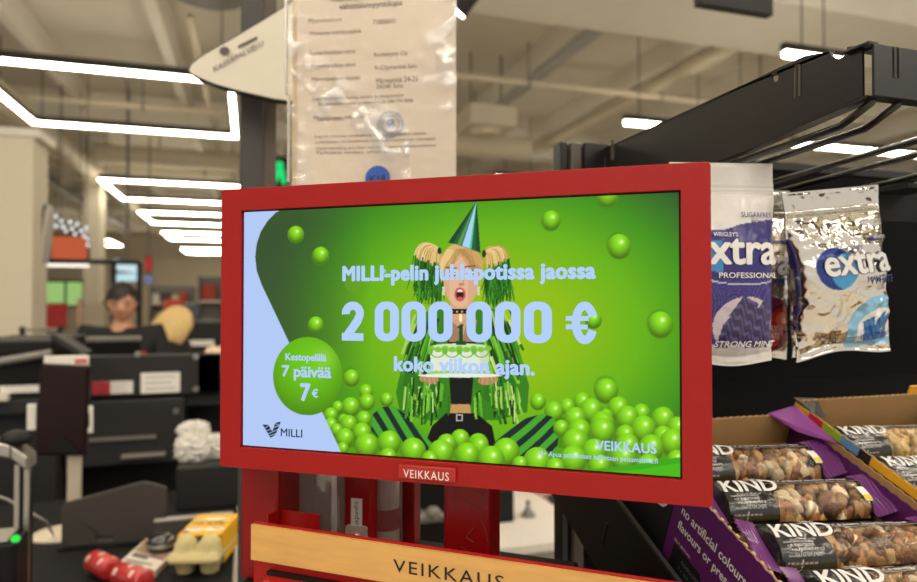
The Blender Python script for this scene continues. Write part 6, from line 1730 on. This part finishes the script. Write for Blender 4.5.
    for k, s in enumerate(('INGREDIENTS & SOURCE', 'OF DELICIOUS', 'NUTRIENTS', 'GLUTEN FREE')):
        m.text(s, fs, -Lb / 2 + .010 + .002 * k, -.0042 - .0030 * k, .026 - .003 * (k % 2), .0016, bold=.0)
    m.build('lettering', M_WHITEINK, t, local=True)
    lab = MB(); n = 10
    A_, B_ = np.meshgrid(np.linspace(0, 1, n), np.linspace(0, 1, n))
    def lgrid(x0, x1, y0, y1, off):
        xx = x0 + (x1 - x0) * A_ + .003 * B_ * -1; yy = y0 + (y1 - y0) * B_
        return np.stack([xx, yy, np.vectorize(lambda p, q: surf(p, q) + off)(xx, yy)], -1)
    lab.grid(lgrid(Lb / 2 - .0125, Lb / 2 - .0045, -.0115, .0015, .0002)).build('white_mark', M_WHITE, t, local=True)
    MB().grid(lgrid(Lb / 2 - .0115, Lb / 2 - .0045, -.0110, -.0065, .0005)).build('yellow_mark', mat('mark_yellow', (226, 196, 20), .5), t, local=True)
    return t
NUTFILM = clear('nut_film', (255, 252, 248), .045, .10, bump=.5, bscale=140)
FIN = mat('violet_wrapper_end', (104, 34, 112), .28, coat=.4, var=.15, scale=160)
PAL = [(34, 20, 14), (184, 138, 84), (150, 98, 56), (206, 172, 122), (96, 58, 36), (128, 84, 54), (226, 206, 170), (176, 124, 70)]
PALY = [(120, 84, 40), (216, 178, 104), (204, 160, 84), (226, 196, 130), (188, 140, 70), (222, 188, 116)]
def put(t, u, s, n, rz, rx=0, ry=0):
    M4 = Ms @ Matrix.Translation((u, s, n)) @ Matrix.Rotation(R(rz), 4, 'Z') @ Matrix.Rotation(R(ry), 4, 'Y') @ Matrix.Rotation(R(rx), 4, 'X')
    t.location = M4.to_translation(); t.rotation_euler = M4.to_euler()
MW = 'MILK & WHITE CHOCOLATE NUT'
FL = -.0295
spec = [('black-wrapped nut bar at the back of the violet box under its brown wall', 3, 1, .094, .070, -4), ('black-wrapped nut bar in the middle of the violet box, second from its back wall', 5, 1, .098, .018, -5), ('large black-wrapped nut bar nearest in the violet box, its word fully showing', 8, 1, .104, -.037, -6)]
for lab, sd, mn, u, s, rz in spec:
    put(nut_bar(lab, sd, PAL, MW, 1, mn), u, s, FL + .006, rz, 13)
b4 = nut_bar('black-wrapped nut bar at the very bottom edge of the picture in the violet box', 12, PAL, MW, 1, 1); put(b4, .104, -.084, FL + .006, -5, 13)
spec2 = [('yellow peanut bar at the back of the far box, under its tall back wall', 21, .285, .078, -3), ('yellow peanut bar in the middle of the far box beside the coloured stripe', 22, .285, .026, -4), ('yellow peanut bar low in the far box at the picture edge', 23, .285, -.026, -4)]
FIN = mat('dark_wrapper_end', (44, 36, 24), .28, coat=.4)
for lab, sd, u, s, rz in spec2:
    put(nut_bar(lab, sd, PALY, 'CARAMEL ALMOND PEANUT & SEA SALT', 0, 0), u, s, FL + .010, rz, 13)
# end of the far box's printed flap, yellow
MB().box(box2x0 + .155, box2x0 + .187, .1245, .1265, .006, .024).build('yellow_flap', mat('yellow_flap', (222, 160, 30), .5), box2, local=True)
